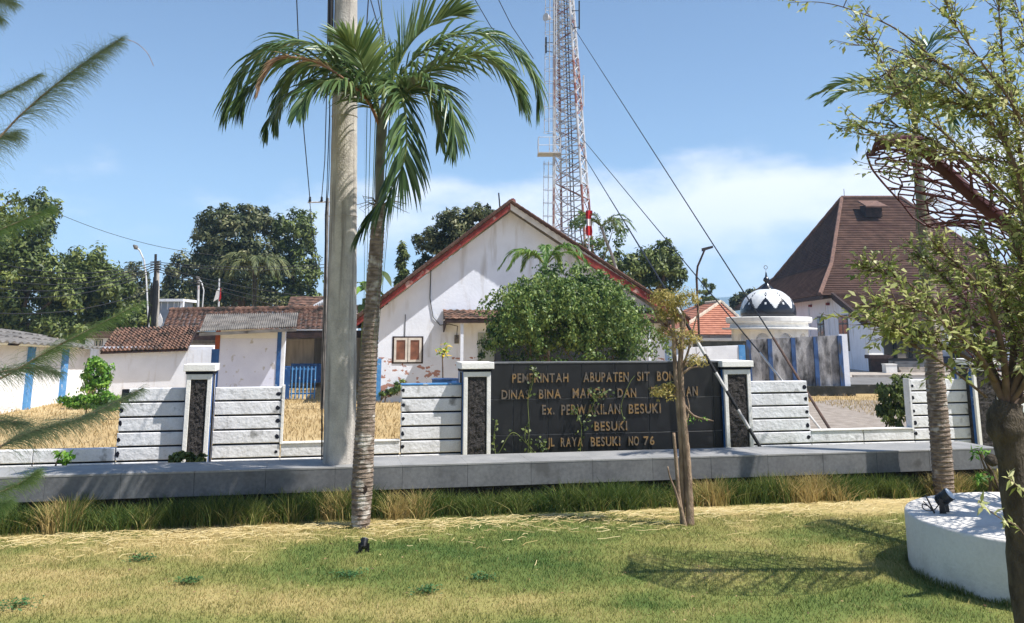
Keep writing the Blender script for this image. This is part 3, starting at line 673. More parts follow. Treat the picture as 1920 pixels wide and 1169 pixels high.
# palm at the right behind the foreground tree
p2b = G(1770, 932); p2Y = p2b.y
def Q2(x, y, dy=0.0): return P(x, y, p2Y + dy)
p2 = root('palm_tree', 'tall palm behind the white round planter, crown hidden by branches', 'palm', p2b, 'garden palms')
ringed_trunk(p2, [p2b - V((0, 0, 0.05)), Q2(1766, 860), Q2(1756, 740), Q2(1746, 620), Q2(1737, 500), Q2(1731, 420), Q2(1728, 385)], [0.16, 0.17, 0.16, 0.145, 0.13, 0.125, 0.11], 400, 0.07, 0.09, MAT['bark'])
one('tube', catmull([Q2(1728, 390), Q2(1724, 330), Q2(1719, 285), Q2(1716, 240), Q2(1713, 200)], 14), [0.085, 0.085, 0.08, 0.075, 0.072, 0.07, 0.068, 0.066, 0.064, 0.06, 0.055, 0.05, 0.04, 0.03], 14).build('crownshaft', MAT['shaft'], p2, smooth=True)
for k, (lst, ln, vb) in enumerate((([(1716, 240, 0), (1690, 185, 0), (1640, 155, 0), (1580, 158, 0), (1530, 178, 0)], 0.6, 0.45), ([(1716, 240, 0), (1690, 190, -.4), (1650, 172, -.8), (1590, 172, -1.2), (1560, 190, -1.4)], 0.6, 0.35),
        ([(1717, 235, 0), (1722, 150, .2), (1740, 85, .4), (1775, 70, .5)], 0.7, 0.3), ([(1717, 235, 0), (1755, 165, 0), (1820, 135, 0), (1890, 165, 0)], 0.65, 0.35),
        ([(1716, 238, 0), (1706, 170, -.5), (1700, 140, -1.0), (1692, 150, -1.5)], 0.6, 0.3), ([(1716, 238, 0), (1740, 180, .6), (1800, 150, 1.2), (1850, 190, 1.6)], 0.6, 0.3), ([(1717, 238, 0), (1735, 190, -.6), (1770, 190, -1.1), (1790, 240, -1.4)], 0.6, 0.4))):
    frond(p2, [Q2(*p) for p in lst], 44, ln, 0.02, 0.7, 0.2, 0.7, 0.55, 0, seed=30 + k, vb=vb)
mm = MB(); q = random.Random(19); o_ = Q2(1731, 385)
for k in range(34):
    a = q.uniform(-0.5, 1.2); d = V((math.cos(a), q.uniform(-.4, .4), math.sin(a) * 0.9)); e = o_ + d * q.uniform(0.25, 0.6)
    mm.tube([o_, o_.lerp(e, 0.5) + V((0, 0, 0.05)), e, e + V((q.uniform(0, .15), 0, q.uniform(-.12, .1)))], [0.007, 0.005, 0.003, 0.002], 4)
mm.build('flower_stalks', bpy.data.materials['dry_stalk'], p2)

# ------------------------------------------------------------------ far trees
MAT['mango'] = LEAF('mango_leaf', S(42, 52, 32), S(84, 94, 58), S(142, 140, 98), 0.2, 0.5, 0.35)
MAT['green'] = LEAF('green_leaf', S(44, 58, 30), S(86, 102, 50), S(142, 152, 84), 0.25, 0.5, 0.35)
MAT['bright'] = LEAF('bright_leaf', S(48, 92, 26), S(96, 146, 44), S(156, 190, 84), 0.35, 0.5, 0.35)
MAT['vine'] = LEAF('bush_leaf', S(36, 60, 28), S(78, 108, 48), S(146, 162, 86), 0.28, 0.5, 0.4)
MAT['trunk'] = M('tree_trunk', S(96, 82, 68), S(66, 56, 46), 3, 0.95, 0.6, 12)
def crown(par, lobes, nleaf, Ln, W, mat, seed=0, clump=0.26, inner=0.45, droop=0.25, name='crown', per=55):
    q = np.random.default_rng(seed + 500); tot = sum((r[0] * r[1] + r[0] * r[2] + r[1] * r[2]) for _, r in lobes)
    Ps = []; Ns = []; Ds = []; Vs = []
    for c, r in lobes:
        c = np.array(c[:]); r = np.array(r); n = int(nleaf * (r[0] * r[1] + r[0] * r[2] + r[1] * r[2]) / tot); m = max(8, n // per)
        u = nrm(q.normal(0, 1, (m, 3))); u[:, 2] = np.where(u[:, 2] < -0.55, -u[:, 2] * 0.4, u[:, 2])
        rad = inner + (1 - inner) * q.random(m) ** 0.45; rad = rad * q.uniform(0.85, 1.10, m)
        cc = u * rad[:, None]; cv = q.random(m); cs = clump * q.uniform(0.7, 1.35, m)
        idx = q.integers(0, m, n); g = nrm(q.normal(0, 1, (n, 3))) * (q.random((n, 1)) ** 0.4) * cs[idx][:, None]
        pos = c + (cc[idx] + g) * r
        nn = nrm(nrm(g) * 0.9 + nrm(cc[idx]) * 0.5 + np.array([0, 0, 0.35]) + q.normal(0, 0.45, (n, 3)))
        dd = q.normal(0, 1, (n, 3)); dd = nrm(dd - nn * np.sum(dd * nn, 1, keepdims=True)) + np.array([0, 0, -droop])
        Ps.append(pos); Ns.append(nn); Ds.append(dd); Vs.append(np.clip(0.5 + (cv[idx] - 0.5) * 0.6 + q.normal(0, 0.17, n), 0, 1))
    Pn = np.concatenate(Ps); k = Pn[:, 2] > 0.05
    Pn = Pn[k]; n = len(Pn); sc = q.uniform(0.7, 1.3, n)
    o = leaf_obj(name, Pn, np.concatenate(Ds)[k], np.concatenate(Ns)[k], Ln * sc, W * sc, np.concatenate(Vs)[k], mat, par)
    if name == 'foliage_tuft': tag(o, kind='stuff')
    return o
def tree(name, label, Y, lobes_px, nleaf, Ln, mat, tx, trunk_r=0.3, seed=0, clump=0.26, cat='tree', group='trees behind the buildings', thick=0.8, wr=0.42, inner=0.45, bark=None):
    k = ppm(Y); base = P(tx, HZ + 5, Y); base.z = 0
    r_ = root(name, label, cat, base, group)
    lobes = []
    for lb in lobes_px:
        x, y, rx, ry = lb[:4]; dy = lb[4] if len(lb) > 4 else 0
        c = P(x, y, Y + dy); lobes.append((c, (rx / k, min(rx, ry) / k * thick, ry / k)))
    crown(r_, lobes, nleaf, Ln, Ln * wr, mat, seed, clump, inner)
    m = MB(); q = random.Random(seed); top = max((c for c, r in lobes), key=lambda c: c.z); fork = base.lerp(top, 0.4); fork.z = max(1.2, min(c.z - r[2] for c, r in lobes) * 0.8 + 0.4)
    m.tube([base - V((0, 0, 0.1)), base.lerp(fork, 0.5) + V((q.uniform(-.1, .1), 0, 0)), fork], [trunk_r * 1.2, trunk_r, trunk_r * 0.85], 8)
    for c, r in lobes:
        e = c + V((0, 0, r[2] * 0.3)); m.tube([fork, fork.lerp(e, 0.5) + V((q.uniform(-.3, .3), q.uniform(-.3, .3), 0.2)), e], [trunk_r * 0.6, trunk_r * 0.4, trunk_r * 0.1], 6)
    m.build('trunk', bark or MAT['trunk'], r_, smooth=True)
    return r_
tree('leafy_tree', 'dense dark green tree at the left edge of the photo', 62, [(20, 480, 80, 110), (-60, 470, 90, 120), (75, 410, 40, 52), (60, 540, 70, 70), (-30, 580, 90, 50), (115, 560, 40, 60), (40, 600, 90, 30), (110, 610, 60, 25), (-20, 620, 90, 25), (60, 625, 110, 22)], 30000, 0.36, MAT['green'], 10, 0.4, 1)
tree('leafy_tree', 'dense green tree between the left edge tree and the street lamp', 66, [(165, 520, 52, 62), (205, 555, 48, 55), (130, 570, 60, 50), (225, 590, 45, 34), (165, 605, 90, 30), (250, 605, 40, 26), (190, 620, 80, 20), (110, 622, 60, 20)], 22000, 0.36, MAT['green'], 160, 0.35, 2)
tree('leafy_tree', 'small dark tree behind the bundled utility poles', 85, [(250, 525, 32, 38), (275, 570, 40, 40), (300, 590, 50, 30)], 6500, 0.42, MAT['mango'], 258, 0.3, 3)
tree('mango_tree', 'large round mango tree with grey green crown left of the pole', 78, [(425, 435, 62, 52), (450, 500, 80, 60), (395, 490, 34, 60), (470, 420, 50, 36), (440, 560, 90, 30), (420, 530, 60, 40)], 23000, 0.40, MAT['mango'], 440, 0.5, 4, 0.22)
tree('mango_tree', 'deep green tree touching the right side of the round mango tree', 80, [(550, 445, 50, 55), (545, 510, 58, 60), (520, 560, 60, 40), (570, 570, 40, 30)], 12000, 0.40, MAT['green'], 545, 0.5, 5, 0.22)
tree('leafy_tree', 'low dark tree behind the white lamp posts and flag', 84, [(340, 520, 38, 42), (370, 560, 55, 45), (320, 570, 40, 40), (400, 575, 80, 30)], 9000, 0.42, MAT['mango'], 345, 0.3, 6)
tree('leafy_tree', 'bushy tree rising behind the left slope of the gabled roof', 52, [(850, 430, 48, 42), (905, 412, 32, 30), (810, 455, 34, 36), (870, 465, 60, 40), (800, 500, 24, 26)], 8500, 0.27, MAT['mango'], 860, 0.25, 7, 0.25)
tree('leafy_tree', 'round dark green tree right of the mast base', 60, [(1225, 500, 50, 42), (1250, 475, 28, 26), (1180, 510, 44, 38), (1262, 510, 26, 38), (1140, 510, 40, 40), (1215, 540, 60, 30)], 11000, 0.29, MAT['green'], 1215, 0.3, 8, 0.24)
tree('leafy_tree', 'sparse yellowish tree in front of the mast lattice', 50, [(1085, 420, 26, 26), (1150, 440, 36, 40), (1110, 470, 34, 36)], 900, 0.22, MAT['vine'], 1120, 0.12, 9, 0.34)
tree('leafy_tree', 'dark tree peeping between the dome and the tall roof', 110, [(1395, 565, 26, 20), (1412, 556, 20, 18)], 1600, 0.5, MAT['mango'], 1400, 0.3, 10)
tree('leafy_tree', 'small dark tree beyond the right slope of the tall roof', 120, [(1815, 452, 14, 12), (1830, 470, 22, 16)], 900, 0.5, MAT['mango'], 1820, 0.3, 11)
def column_tree(label, Y, x, y0, y1, w, seed, n=2600):
    k = ppm(Y); base = P(x, HZ + 5, Y); base.z = 0; r_ = root('column_tree', label, 'tree', base, 'narrow column trees')
    lobes = []; m_ = 7
    for i in range(m_):
        t = i / (m_ - 1); y = y0 + (y1 - y0) * t; lobes.append((P(x + (i % 2 - 0.5) * w * 0.2, y, Y), (w / k * (0.18 + 0.5 * t ** 0.7), w / k * (0.18 + 0.5 * t ** 0.7), (y1 - y0) / k / 8)))
    crown(r_, lobes, n, 0.34, 0.10, MAT['green'], seed, 0.4, 0.3, 1.0)
    one('tube', [base, P(x, y0 + 6, Y)], [0.16, 0.03], 6).build('trunk', MAT['trunk'], r_)
column_tree('slim pointed evergreen beside the lower left roof slope', 56, 755, 462, 560, 20, 20)
column_tree('slim pointed evergreen above the orange tiled roof', 90, 1325, 526, 590, 34, 21)
# broad hanging leaves between the pole and the palm trunk
bn = root('banana_plant', 'banana plant with broad hanging leaves beside the house corner', 'plant', V((P(690, 700, 44).x, 44, 0)))
q = np.random.default_rng(77); cs = []; hs = []
for k in range(15):
    b = np.array(P(q.uniform(672, 705), q.uniform(500, 600), 44)[:]); a = q.uniform(0, 2 * np.pi); d = np.array([math.cos(a), math.sin(a), 1.0]); d /= np.linalg.norm(d); p = b.copy(); c = []; h = []
    wv = np.cross(d, [0, 0, 1.0]); wv /= np.linalg.norm(wv)
    for j in range(8): c.append(p.copy()); h.append(wv * 0.24 * (0.2, .8, 1, 1, .95, .8, .5, .05)[j]); d = d + np.array([0, 0, -0.32]); d /= np.linalg.norm(d); p = p + d * 0.28
    leaf_ = ribbon_obj('leaf', np.array([c]), np.array([h]), np.array([q.uniform(0.3, 0.9)]), MAT['bright'] if k % 3 == 0 else MAT['green'], bn)
for k in range(3): one('tube', [V((P(680 + 10 * k, 700, 44).x, 44, 0)), P(682 + 8 * k, 560, 44)], [0.14, 0.07], 8).build('stem', MAT['rachis'], bn)
def small_palm(label, Y, x, y, tx, n, ln, lr, mat, seed, trunk_r=0.12, cols=None, droop=1.0, lift=0.6, wid=0.03, nl=26, spans=None, group=None, trunk_pts=None):
    base = P(tx, HZ + 5, Y); base.z = 0; r_ = root('palm_tree', label, 'palm', base, group); c = P(x, y, Y); q = random.Random(seed)
    for k in range(n):
        a = (spans[k] if spans else 2 * math.pi * k / n + q.uniform(-.3, .3)); L_ = ln * q.uniform(0.85, 1.15); hd = V((math.cos(a), math.sin(a) * 0.8, 0)); u = q.uniform(0.6, 1.2) * lift
        frond(r_, [c, c + hd * L_ * 0.3 + V((0, 0, L_ * 0.38 * u)), c + hd * L_ * 0.65 + V((0, 0, L_ * 0.38 * u)), c + hd * L_ * 0.92 + V((0, 0, L_ * 0.02 - L_ * 0.25 * (1 - u)))], nl, lr, wid, 0.7, 0.1, 0.6, droop, 0, mat=mat, seed=seed * 20 + k, vb=q.uniform(0.3, 0.7), rad=0.03)
    one('tube', trunk_pts or [base, base.lerp(c, 0.5), c], [trunk_r * 1.2, trunk_r, trunk_r * 0.8] if not trunk_pts else [trunk_r] * len(trunk_pts), 8).build('trunk', MAT['trunk'] if not trunk_pts else MAT['concrete'], r_, smooth=True)
    return r_
small_palm('dark bushy palm in front of the round mango tree', 70, 478, 508, 478, 22, 3.1, 1.0, 'frond_dull', 41, 0.2, droop=1.3, wid=0.045, lift=0.75, nl=30)
small_palm('young bright green palm with arching fronds above the big bush', 33, 1022, 498, 1026, 9, 1.8, 0.46, 'frond_young', 42, 0.1, lift=1.0, wid=0.018, nl=60, droop=1.5, spans=[0.1, 0.5, 1.2, 2.2, 2.8, 3.3, 3.9, 4.7, 5.6])
small_palm('thin palm with a pale leaning trunk beside the mast', 44, 1128, 425, 1175, 10, 1.7, 0.5, 'frond', 43, 0.07, wid=0.02, trunk_pts=[V((P(1180, 600, 44).x, 44, 0)), P(1168, 545, 44), P(1148, 480, 44), P(1132, 440, 44), P(1128, 425, 44)])

# ------------------------------------------------------------------ roofs in courses
def courses(m, e0, e1, r1, r0, n, lift=0.035, wave=0.0, freq=0, nx=1, jit=0.0, q=random):
    """a tiled slope from eave e0-e1 up to ridge r0-r1 in n stepped courses; wave adds pantile rolls across"""
    e0, e1, r0, r1 = V(e0), V(e1), V(r0), V(r1); nrm_ = (e1 - e0).cross(r0 - e0).normalized()
    if nrm_.z < 0: nrm_ = -nrm_
    for j in range(n):
        t0, t1 = j / n, (j + 1) / n; jj = q.uniform(-jit, jit)
        vs = []
        for t, l in ((t0, 0.0), (t0, lift), (t1, 0.004)):
            a, b = e0.lerp(r0, t), e1.lerp(r1, t)
            for i in range(nx + 1):
                u = i / nx; wv = wave * math.sin(u * freq) + (q.uniform(-jit, jit) if jit else 0)
                vs.append(a.lerp(b, u) + nrm_ * (l + (wv if l or t == t1 else wv * 0.2)))
        w = nx + 1
        m.add(vs, [(k * w + i, k * w + i + 1, (k + 1) * w + i + 1, (k + 1) * w + i) for k in range(2) for i in range(nx)])
MAT['redwood'] = M('peeling_red_board', S(150, 66, 58), S(118, 48, 44), 3, 0.7, 0.3, 20, stain=S(186, 150, 140), sscale=3.2, slo=0.60, shi=0.68)
MAT['tile'] = M('old_clay_tile', S(140, 108, 92), S(104, 80, 68), 3.0, 0.9, 0.5, 16, stain=S(62, 54, 48), sscale=2.4, slo=0.48, shi=0.62, fine=0.35)
MAT['tile_dark'] = M('dark_clay_tile', S(98, 76, 66), S(78, 60, 52), 1.2, 0.95, 0.4, 8, stain=S(74, 54, 48), sscale=0.5, slo=0.5, shi=0.7, fine=0.3, spec=0.1)
MAT['tile_orange'] = M('orange_clay_tile', S(186, 128, 104), S(164, 108, 86), 2.5, 0.9, 0.4, 10, fine=0.25)
MAT['asbestos'] = M('grey_corrugated', S(128, 124, 120), S(96, 94, 92), 2.0, 0.9, 0.3, 14, stain=S(70, 66, 64), sscale=2.5, slo=0.56, shi=0.7)
MAT['darkwood'] = M('dark_fascia', S(66, 50, 46), S(46, 36, 34), 4, 0.8, 0.3, 20)
MAT['cream'] = M('cream_wall', S(240, 240, 242), S(230, 230, 232), 1.4, 0.9, 0.3, 9, stain=S(196, 186, 172), sscale=1.2, slo=0.62, shi=0.8)
MAT['peel'] = M('peeling_wall', S(236, 240, 250), S(226, 230, 240), 1.6, 0.9, 0.4, 9, stain=S(178, 134, 120), sscale=3.1, slo=0.575, shi=0.60, sstretch=(1, 1, 1.6))
MAT['beige'] = M('beige_board', S(196, 184, 166), S(170, 158, 142), 2, 0.9, 0.2, 10, stretch=(3, 3, 0.4))
MAT['copper'] = M('brown_shutter', S(146, 96, 74), S(112, 74, 58), 3, 0.35, spec=0.5)
MAT['creamframe'] = M('cream_frame', S(224, 216, 206), S(204, 196, 186), 4, 0.7)

# ------------------------------------------------------------------ the white gabled house
HP = Plane(38.0, 0.15)
def hp(x, y, d=0): return HP.p(x, y, d)
apx = hp(957, 398); lc = hp(707, 583); rc = hp(1246, 592)
hs = root('gabled_house', 'white gabled house with peeling red barge boards behind the sign', 'house', V((apx.x, apx.y, 0)))
s0, s1, sA = HP.sz(707, 700)[0], HP.sz(1246, 650)[0], HP.sz(957, 400)[0]
zA, zL, zR = apx.z, lc.z, rc.z
mm = MB()
front = [HP.w(s0, 0, 1.75), HP.w(s1, 0, 1.75), HP.w(s1, 0, zR), HP.w(sA, 0, zA), HP.w(s0, 0, zL)]
mm.prism(front, -HP.N * 0.25); mm.build('gable_wall', MAT['white'], hs)
one('pbox', HP, s0 - 0.004, s1 + 0.004, -0.25, 0.004, -0.05, 1.748).build('wall_base', MAT['peel'], hs)
for s_ in (s0, s1):
    a, b = (s_, s_ + 0.25) if s_ == s0 else (s_ - 0.25, s_)
    one('pbox', HP, a, b, -13, -0.252, -0.05, (zL if s_ == s0 else zR)).build('side_wall', MAT['white'], hs)
one('pbox', HP, s0 - 0.02, s0 + 0.16, 0.006, 0.03, 0, 1.7).build('blue_corner', MAT['lightblue'], hs)
OV = 0.64
def roof_side(x_e, y_e, sgn, name):
    """one slope of the roof with its barge board; the eave point is given on the barge board's plane"""
    sE, zE = HP.sz(x_e, y_e, OV); sR, zR_ = HP.sz(957, 384, OV)
    th = 0.10; m = MB()
    a, b = HP.w(sR, OV, zR_), HP.w(sE, OV, zE); back = -HP.N * 14
    m.hexa([b, a, a + back, b + back, b + V((0, 0, th)), a + V((0, 0, th)), a + back + V((0, 0, th)), b + back + V((0, 0, th))])
    m.build('roof_deck', MAT['creamframe'], hs)
    m = MB(); up = V((0, 0, th + 0.012)); courses(m, b + up + HP.N * 0.05, b + up + back, a + up + back, a + up + HP.N * 0.05, 30, 0.03)
    tag(m.build('roof_tiles', MAT['tile'], hs), kind='stuff')
    m = MB(); dn = 0.22; o_ = HP.N * 0.035
    m.hexa([b + o_ - V((0, 0, dn)), a + o_ - V((0, 0, dn)), a - o_ * 0.2 - V((0, 0, dn)), b - o_ * 0.2 - V((0, 0, dn)), b + o_ + V((0, 0, 0.09)), a + o_ + V((0, 0, 0.09)), a - o_ * 0.2 + V((0, 0, 0.09)), b - o_ * 0.2 + V((0, 0, 0.09))])
    m.build('barge_board', MAT['redwood'] if sgn < 0 else MAT['creamframe'], hs)
    n = 34
    for k in range(n):     # verge tiles along the edge
        p = a.lerp(b, (k + 0.5) / n) + V((0, 0, 0.15)) + HP.N * 0.07; d = (b - a) / n * 0.55
        m = MB(); m.tube([p - d, p + d - V((0, 0, 0.03))], [0.075, 0.085], 6); m.build('verge_tile', MAT['tile_dark'], hs)
roof_side(655, 612, -1, 'l'); roof_side(1292, 604, 1, 'r')
# red lower length of the right barge board
sE, zE = HP.sz(1292, 604, OV + 0.05); sM, zM = HP.sz(1080, 473, OV + 0.05)
m = MB(); a, b = HP.w(sM, OV + 0.05, zM), HP.w(sE, OV + 0.05, zE); m.prism([a + V((0, 0, .12)), b + V((0, 0, .12)), b - V((0, 0, .2)), a - V((0, 0, .2))], HP.N * 0.03); m.build('barge_board', MAT['redwood'], hs)
m = MB(); pz = HP.w(sA, OV + 0.06, zA + 0.36); m.tube([pz, pz - HP.N * 14], [0.13, 0.13], 8); m.build('ridge_cap', MAT['redwood'], hs)
one('tube', [hp(938, 398, -1.2), hp(935, 362, -1.2)], 0.03, 6).build('antenna_pole', MAT['black'], hs)
# casement window
def window(pl, x0, x1, y0, y1, par, leaves=2, frame=None, pane=None, cas=None, d=0.0):
    a, zt = pl.sz(x0, y0, d); b, zb = pl.sz(x1, y1, d); w = b - a; fw = min(0.06, w * 0.08)
    fr = one('pbox', pl, a, b, d - 0.10, d + 0.015, zb, zt).build('window', MAT['darkwood'] if frame is None else frame, par)
    lw = (w - 2 * fw) / leaves
    for k in range(leaves):
        l0 = a + fw + lw * k + 0.012; l1 = l0 + lw - 0.024; z0, z1 = zb + fw, zt - fw; rw = min(0.09, lw * 0.2)
        for (p0, p1, q0, q1) in ((l0, l0 + rw, z0, z1), (l1 - rw, l1, z0, z1), (l0 + rw, l1 - rw, z1 - rw, z1), (l0 + rw, l1 - rw, z0, z0 + rw)):
            one('pbox', pl, p0, p1, d + 0.004, d + 0.045, q0, q1).build('sash_rail', cas or MAT['creamframe'], fr)
        one('pbox', pl, l0 + rw, l1 - rw, d + 0.004, d + 0.022, z0 + rw, z1 - rw).build('pane', pane or MAT['copper'], fr)
    return fr
window(HP, 736, 793, 631, 682, hs)
# awning over the front
def awning(x0, x1, yb, yf, yd, d, par, posts=(), mat=None):
    a0, zb = HP.sz(x0, yb, 0); a1 = HP.sz(x1, yb, 0)[0]; f0, zf = HP.sz(x0, yf, d)
    m = MB(); courses(m, HP.w(a0, d, zf), HP.w(a1, d, zf), HP.w(a1, 0.02, zb), HP.w(a0, 0.02, zb), 5, 0.03, 0.018, (a1 - a0) * 24, int((a1 - a0) * 26), 0.004)
    tag(m.build('awning_tiles', MAT['tile'], par), kind='stuff')
    zd = HP.sz(x0, yd, d)[1]
    one('pbox', HP, a0, a1, d - 0.06, d - 0.015, zd, zf - 0.012).build('fascia', MAT['darkwood'], par)
    one('pbox', HP, a0, a1, 0.03, d - 0.062, zd + 0.10, zd + 0.14).build('soffit', MAT['creamframe'], par)
    for s_, nm in ((a0 + 0.03, 'strut'), (a1 - 0.08, 'strut')):
        m = MB(); m.prism([HP.w(s_, 0.012, zb - 0.03), HP.w(s_, d - 0.05, zf - 0.05), HP.w(s_, d - 0.05, zd), HP.w(s_, 0.012, zd - 0.35)], HP.A * 0.05); m.build(nm, MAT['darkwood'], par)
    for px_ in posts:
        s_ = HP.sz(px_, 640, d - 0.2)[0]; one('pbox', HP, s_ - 0.06, s_ + 0.06, d - 0.26, d - 0.14, -0.02, zd + 0.1).build('awning_post', MAT['white'], par)
awning(830, 1243, 581, 598, 606, 1.3, hs, (866, 1217))
one('pbox', HP, HP.sz(896, 650)[0], HP.sz(926, 650)[0], 0.007, 0.05, 0, HP.sz(900, 624)[1]).build('door_panel', M('pale_green_door', S(168, 176, 168), S(150, 158, 152), 2, 0.6), hs)
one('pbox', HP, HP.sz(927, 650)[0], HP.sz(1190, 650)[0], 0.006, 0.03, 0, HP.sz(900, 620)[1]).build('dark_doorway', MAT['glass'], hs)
m = MB(); c_ = hp(856, 634, 0.05); m.pbox(HP, HP.sz(852, 640)[0], HP.sz(860, 640)[0], 0.005, 0.1, c_.z - 0.22, c_.z + 0.12); m.build('meter_box', MAT['asbestos'], hs)
m = MB(); m.tube([hp(808, 500, 0.03), hp(806, 560, 0.03), hp(812, 595, 0.03), hp(825, 610, 0.03), hp(842, 608, 0.4), hp(858, 612, 0.3), hp(856, 632, 0.1)], 0.018, 5); m.build('house_cable', MAT['cable'], hs)
one('tube', [hp(760, 590, 0.02), hp(759, 631, 0.02)], 0.014, 5).build('house_cable', MAT['cable'], hs)

# ------------------------------------------------------------------ outbuildings at the left
# boundary wall with blue columns and an old sheet roof
Wp = [G(-70, 790)[:2], G(162, 746)[:2]]
A_, B_ = V((Wp[0][0], Wp[0][1], 0)), V((Wp[1][0], Wp[1][1], 0)); dr = (B_ - A_).normalized(); nr = V((dr.y, -dr.x, 0))
lw = root('white_shed', 'long white shed with light blue columns at the left edge', 'shed', (A_ + B_) / 2)
hA, hB = P(-70, 645, A_.y).z, P(160, 655, B_.y).z
m = MB(); m.prism([A_ - V((0, 0, .05)), B_ - V((0, 0, .05)), B_ + V((0, 0, hB)), A_ + V((0, 0, hA))], -nr * 3.0); m.build('wall', MAT['cream'], lw)
for x_ in (42, 107):
    t = (x_ + 70) / 232.0
    best = min((abs(960 + (A_.lerp(B_, k / 200)).x / (A_.lerp(B_, k / 200)).y * 1768 - x_), k / 200) for k in range(201))[1]
    c_ = A_.lerp(B_, best); h_ = hA + (hB - hA) * best
    m = MB(); m.prism([c_ - dr * 0.2 + nr * 0.004, c_ + dr * 0.2 + nr * 0.004, c_ + dr * 0.2 + nr * 0.13, c_ - dr * 0.2 + nr * 0.13], (0, 0, h_ - 0.03)); m.build('blue_column', MAT['lightblue'], lw)
m = MB(); ext = B_ + dr * 0.3; courses(m, A_ + nr * 0.5 + V((0, 0, hA + 0.06)), ext + nr * 0.5 + V((0, 0, hB - 0.02)), ext - nr * 3.2 + V((0, 0, hB + 0.75)), A_ - nr * 3.2 + V((0, 0, hA + 0.9)), 3, 0.05, 0.04, 120, 160)
tag(m.build('roof_sheets', MAT['asbestos'], lw), kind='stuff')
# small pantiled store
TP_ = Plane(41.0, 0.06)
ts = root('tiled_store', 'low white store with mossy brown pantile roof', 'shed', V((TP_.p(300, 650).x, 41, 0)))
a, zt = TP_.sz(186, 655); b, _ = TP_.sz(400, 655)
one('pbox', TP_, a, b, -4, 0, -0.05, zt + 0.1).build('wall', MAT['white'], ts)
e0, e1 = TP_.p(188, 660, 0.30), TP_.p(352, 654, 0.30); r0, r1 = TP_.p(218, 616, -2.6), TP_.p(372, 612, -2.6)
m = MB(); courses(m, e0, e1, r1, r0, 11, 0.06, 0.045, 2 * math.pi * 20, 160, 0.012, random.Random(2)); tag(m.build('pantile_roof', MAT['tile'], ts), kind='stuff')
m = MB(); m.hexa([e0 - V((0, 0, .1)), e1 - V((0, 0, .1)), r1 - V((0, 0, .1)), r0 - V((0, 0, .1)), e0 - V((0, 0, .04)), e1 - V((0, 0, .04)), r1 - V((0, 0, .04)), r0 - V((0, 0, .04))]); m.build('roof_deck', MAT['darkwood'], ts)
one('pbox', TP_, TP_.sz(352, 655)[0], TP_.sz(404, 655)[0], -0.2, 0.006, -0.05, TP_.sz(380, 655)[1]).build('parapet', MAT['white'], ts)
# gate house with the corrugated roof
GP = Plane(37.0, 0.06)
gh = root('gate_house', 'small white gatehouse wall under a grey corrugated roof', 'building', V((GP.p(467, 650).x, 36.5, 0)))
a, zt = GP.sz(414, 618); b, _ = GP.sz(521, 618)
one('pbox', GP, a, b, -0.2, 0, -0.05, zt).build('wall', MAT['cream'], gh)
one('pbox', GP, a + 0.004, b - 0.004, 0.001, 0.006, -0.05, zt - 0.35).build('painted_dado', M('pale_lilac_wall', S(226, 230, 250), S(216, 220, 242), 1.4, 0.9, 0.2, 9, stain=S(190, 188, 192), sscale=4, slo=0.62, shi=0.7), gh)
one('pbox', GP, a - 0.18, a - 0.004, -0.22, 0.03, GP.sz(412, 655)[1], zt).build('corner_post', M('rust_orange', S(160, 84, 52), S(130, 66, 44), 3, 0.8), gh)
one('pbox', GP, a - 0.18, a - 0.004, -0.22, 0.03, -0.05, GP.sz(412, 655)[1] - 0.004).build('corner_post', MAT['blue'], gh)
one('pbox', GP, GP.sz(397, 660)[0], a - 0.184, -0.22, 0.02, -0.05, GP.sz(400, 655)[1]).build('blue_pier', MAT['blue'], gh)
one('pbox', GP, b + 0.004, b + 0.16, -0.22, 0.03, -0.05, zt).build('corner_post', MAT['blue'], gh)
one('pbox', GP, b + 0.165, b + 0.30, -0.22, 0.0, -0.05, zt).build('white_post', MAT['white'], gh)
e0, e1 = GP.p(374, 622, 1.0), GP.p(556, 613, 1.0); r0, r1 = GP.p(387, 590, -1.4), GP.p(560, 587, -1.4)
m = MB(); courses(m, e0, e1, r1, r0, 2, 0.02, 0.03, 2 * math.pi * 44, 352); tag(m.build('corrugated_roof', MAT['asbestos'], gh), kind='stuff')
m = MB(); m.prism([e0 - V((0, 0, .05)), e1 - V((0, 0, .05)), e1 - V((0, 0, .17)), e0 - V((0, 0, .17))], -GP.N * 0.04); m.build('fascia', MAT['asbestos'], gh)
# long tiled range behind
LP = Plane(47.0, 0.06)
lr = root('tiled_range', 'long low building with brown tiled roof behind the gatehouse', 'building', V((LP.p(460, 600).x, 48, 0)))
e0, e1, r1, r0 = LP.p(302, 622, 0.5), LP.p(690, 616, 0.5), LP.p(690, 578, -4), LP.p(318, 583, -4)
m = MB(); courses(m, e0, e1, r1, r0, 15, 0.05, 0.02, 2 * math.pi * 40, 200, 0.006, random.Random(5)); tag(m.build('roof_tiles', MAT['tile'], lr), kind='stuff')
n = 40
for k in range(n):
    p0, p1 = r0.lerp(r1, k / n), r0.lerp(r1, (k + 0.93) / n); m = MB(); m.tube([p0 + V((0, 0, .02)), p1 + V((0, 0, .05))], [0.13, 0.145], 8); m.build('ridge_tile', MAT['tile'], lr)
one('pbox', LP, LP.sz(522, 630)[0], LP.sz(690, 630)[0], 0.38, 0.46, LP.sz(560, 634, 0.4)[1], LP.sz(560, 620, 0.4)[1]).build('fascia', MAT['darkwood'], lr)
one('pbox', LP, LP.sz(310, 630)[0], LP.sz(524, 630)[0], 0.38, 0.46, LP.sz(420, 638, 0.4)[1], LP.sz(420, 625, 0.4)[1]).build('fascia', MAT['darkwood'], lr)
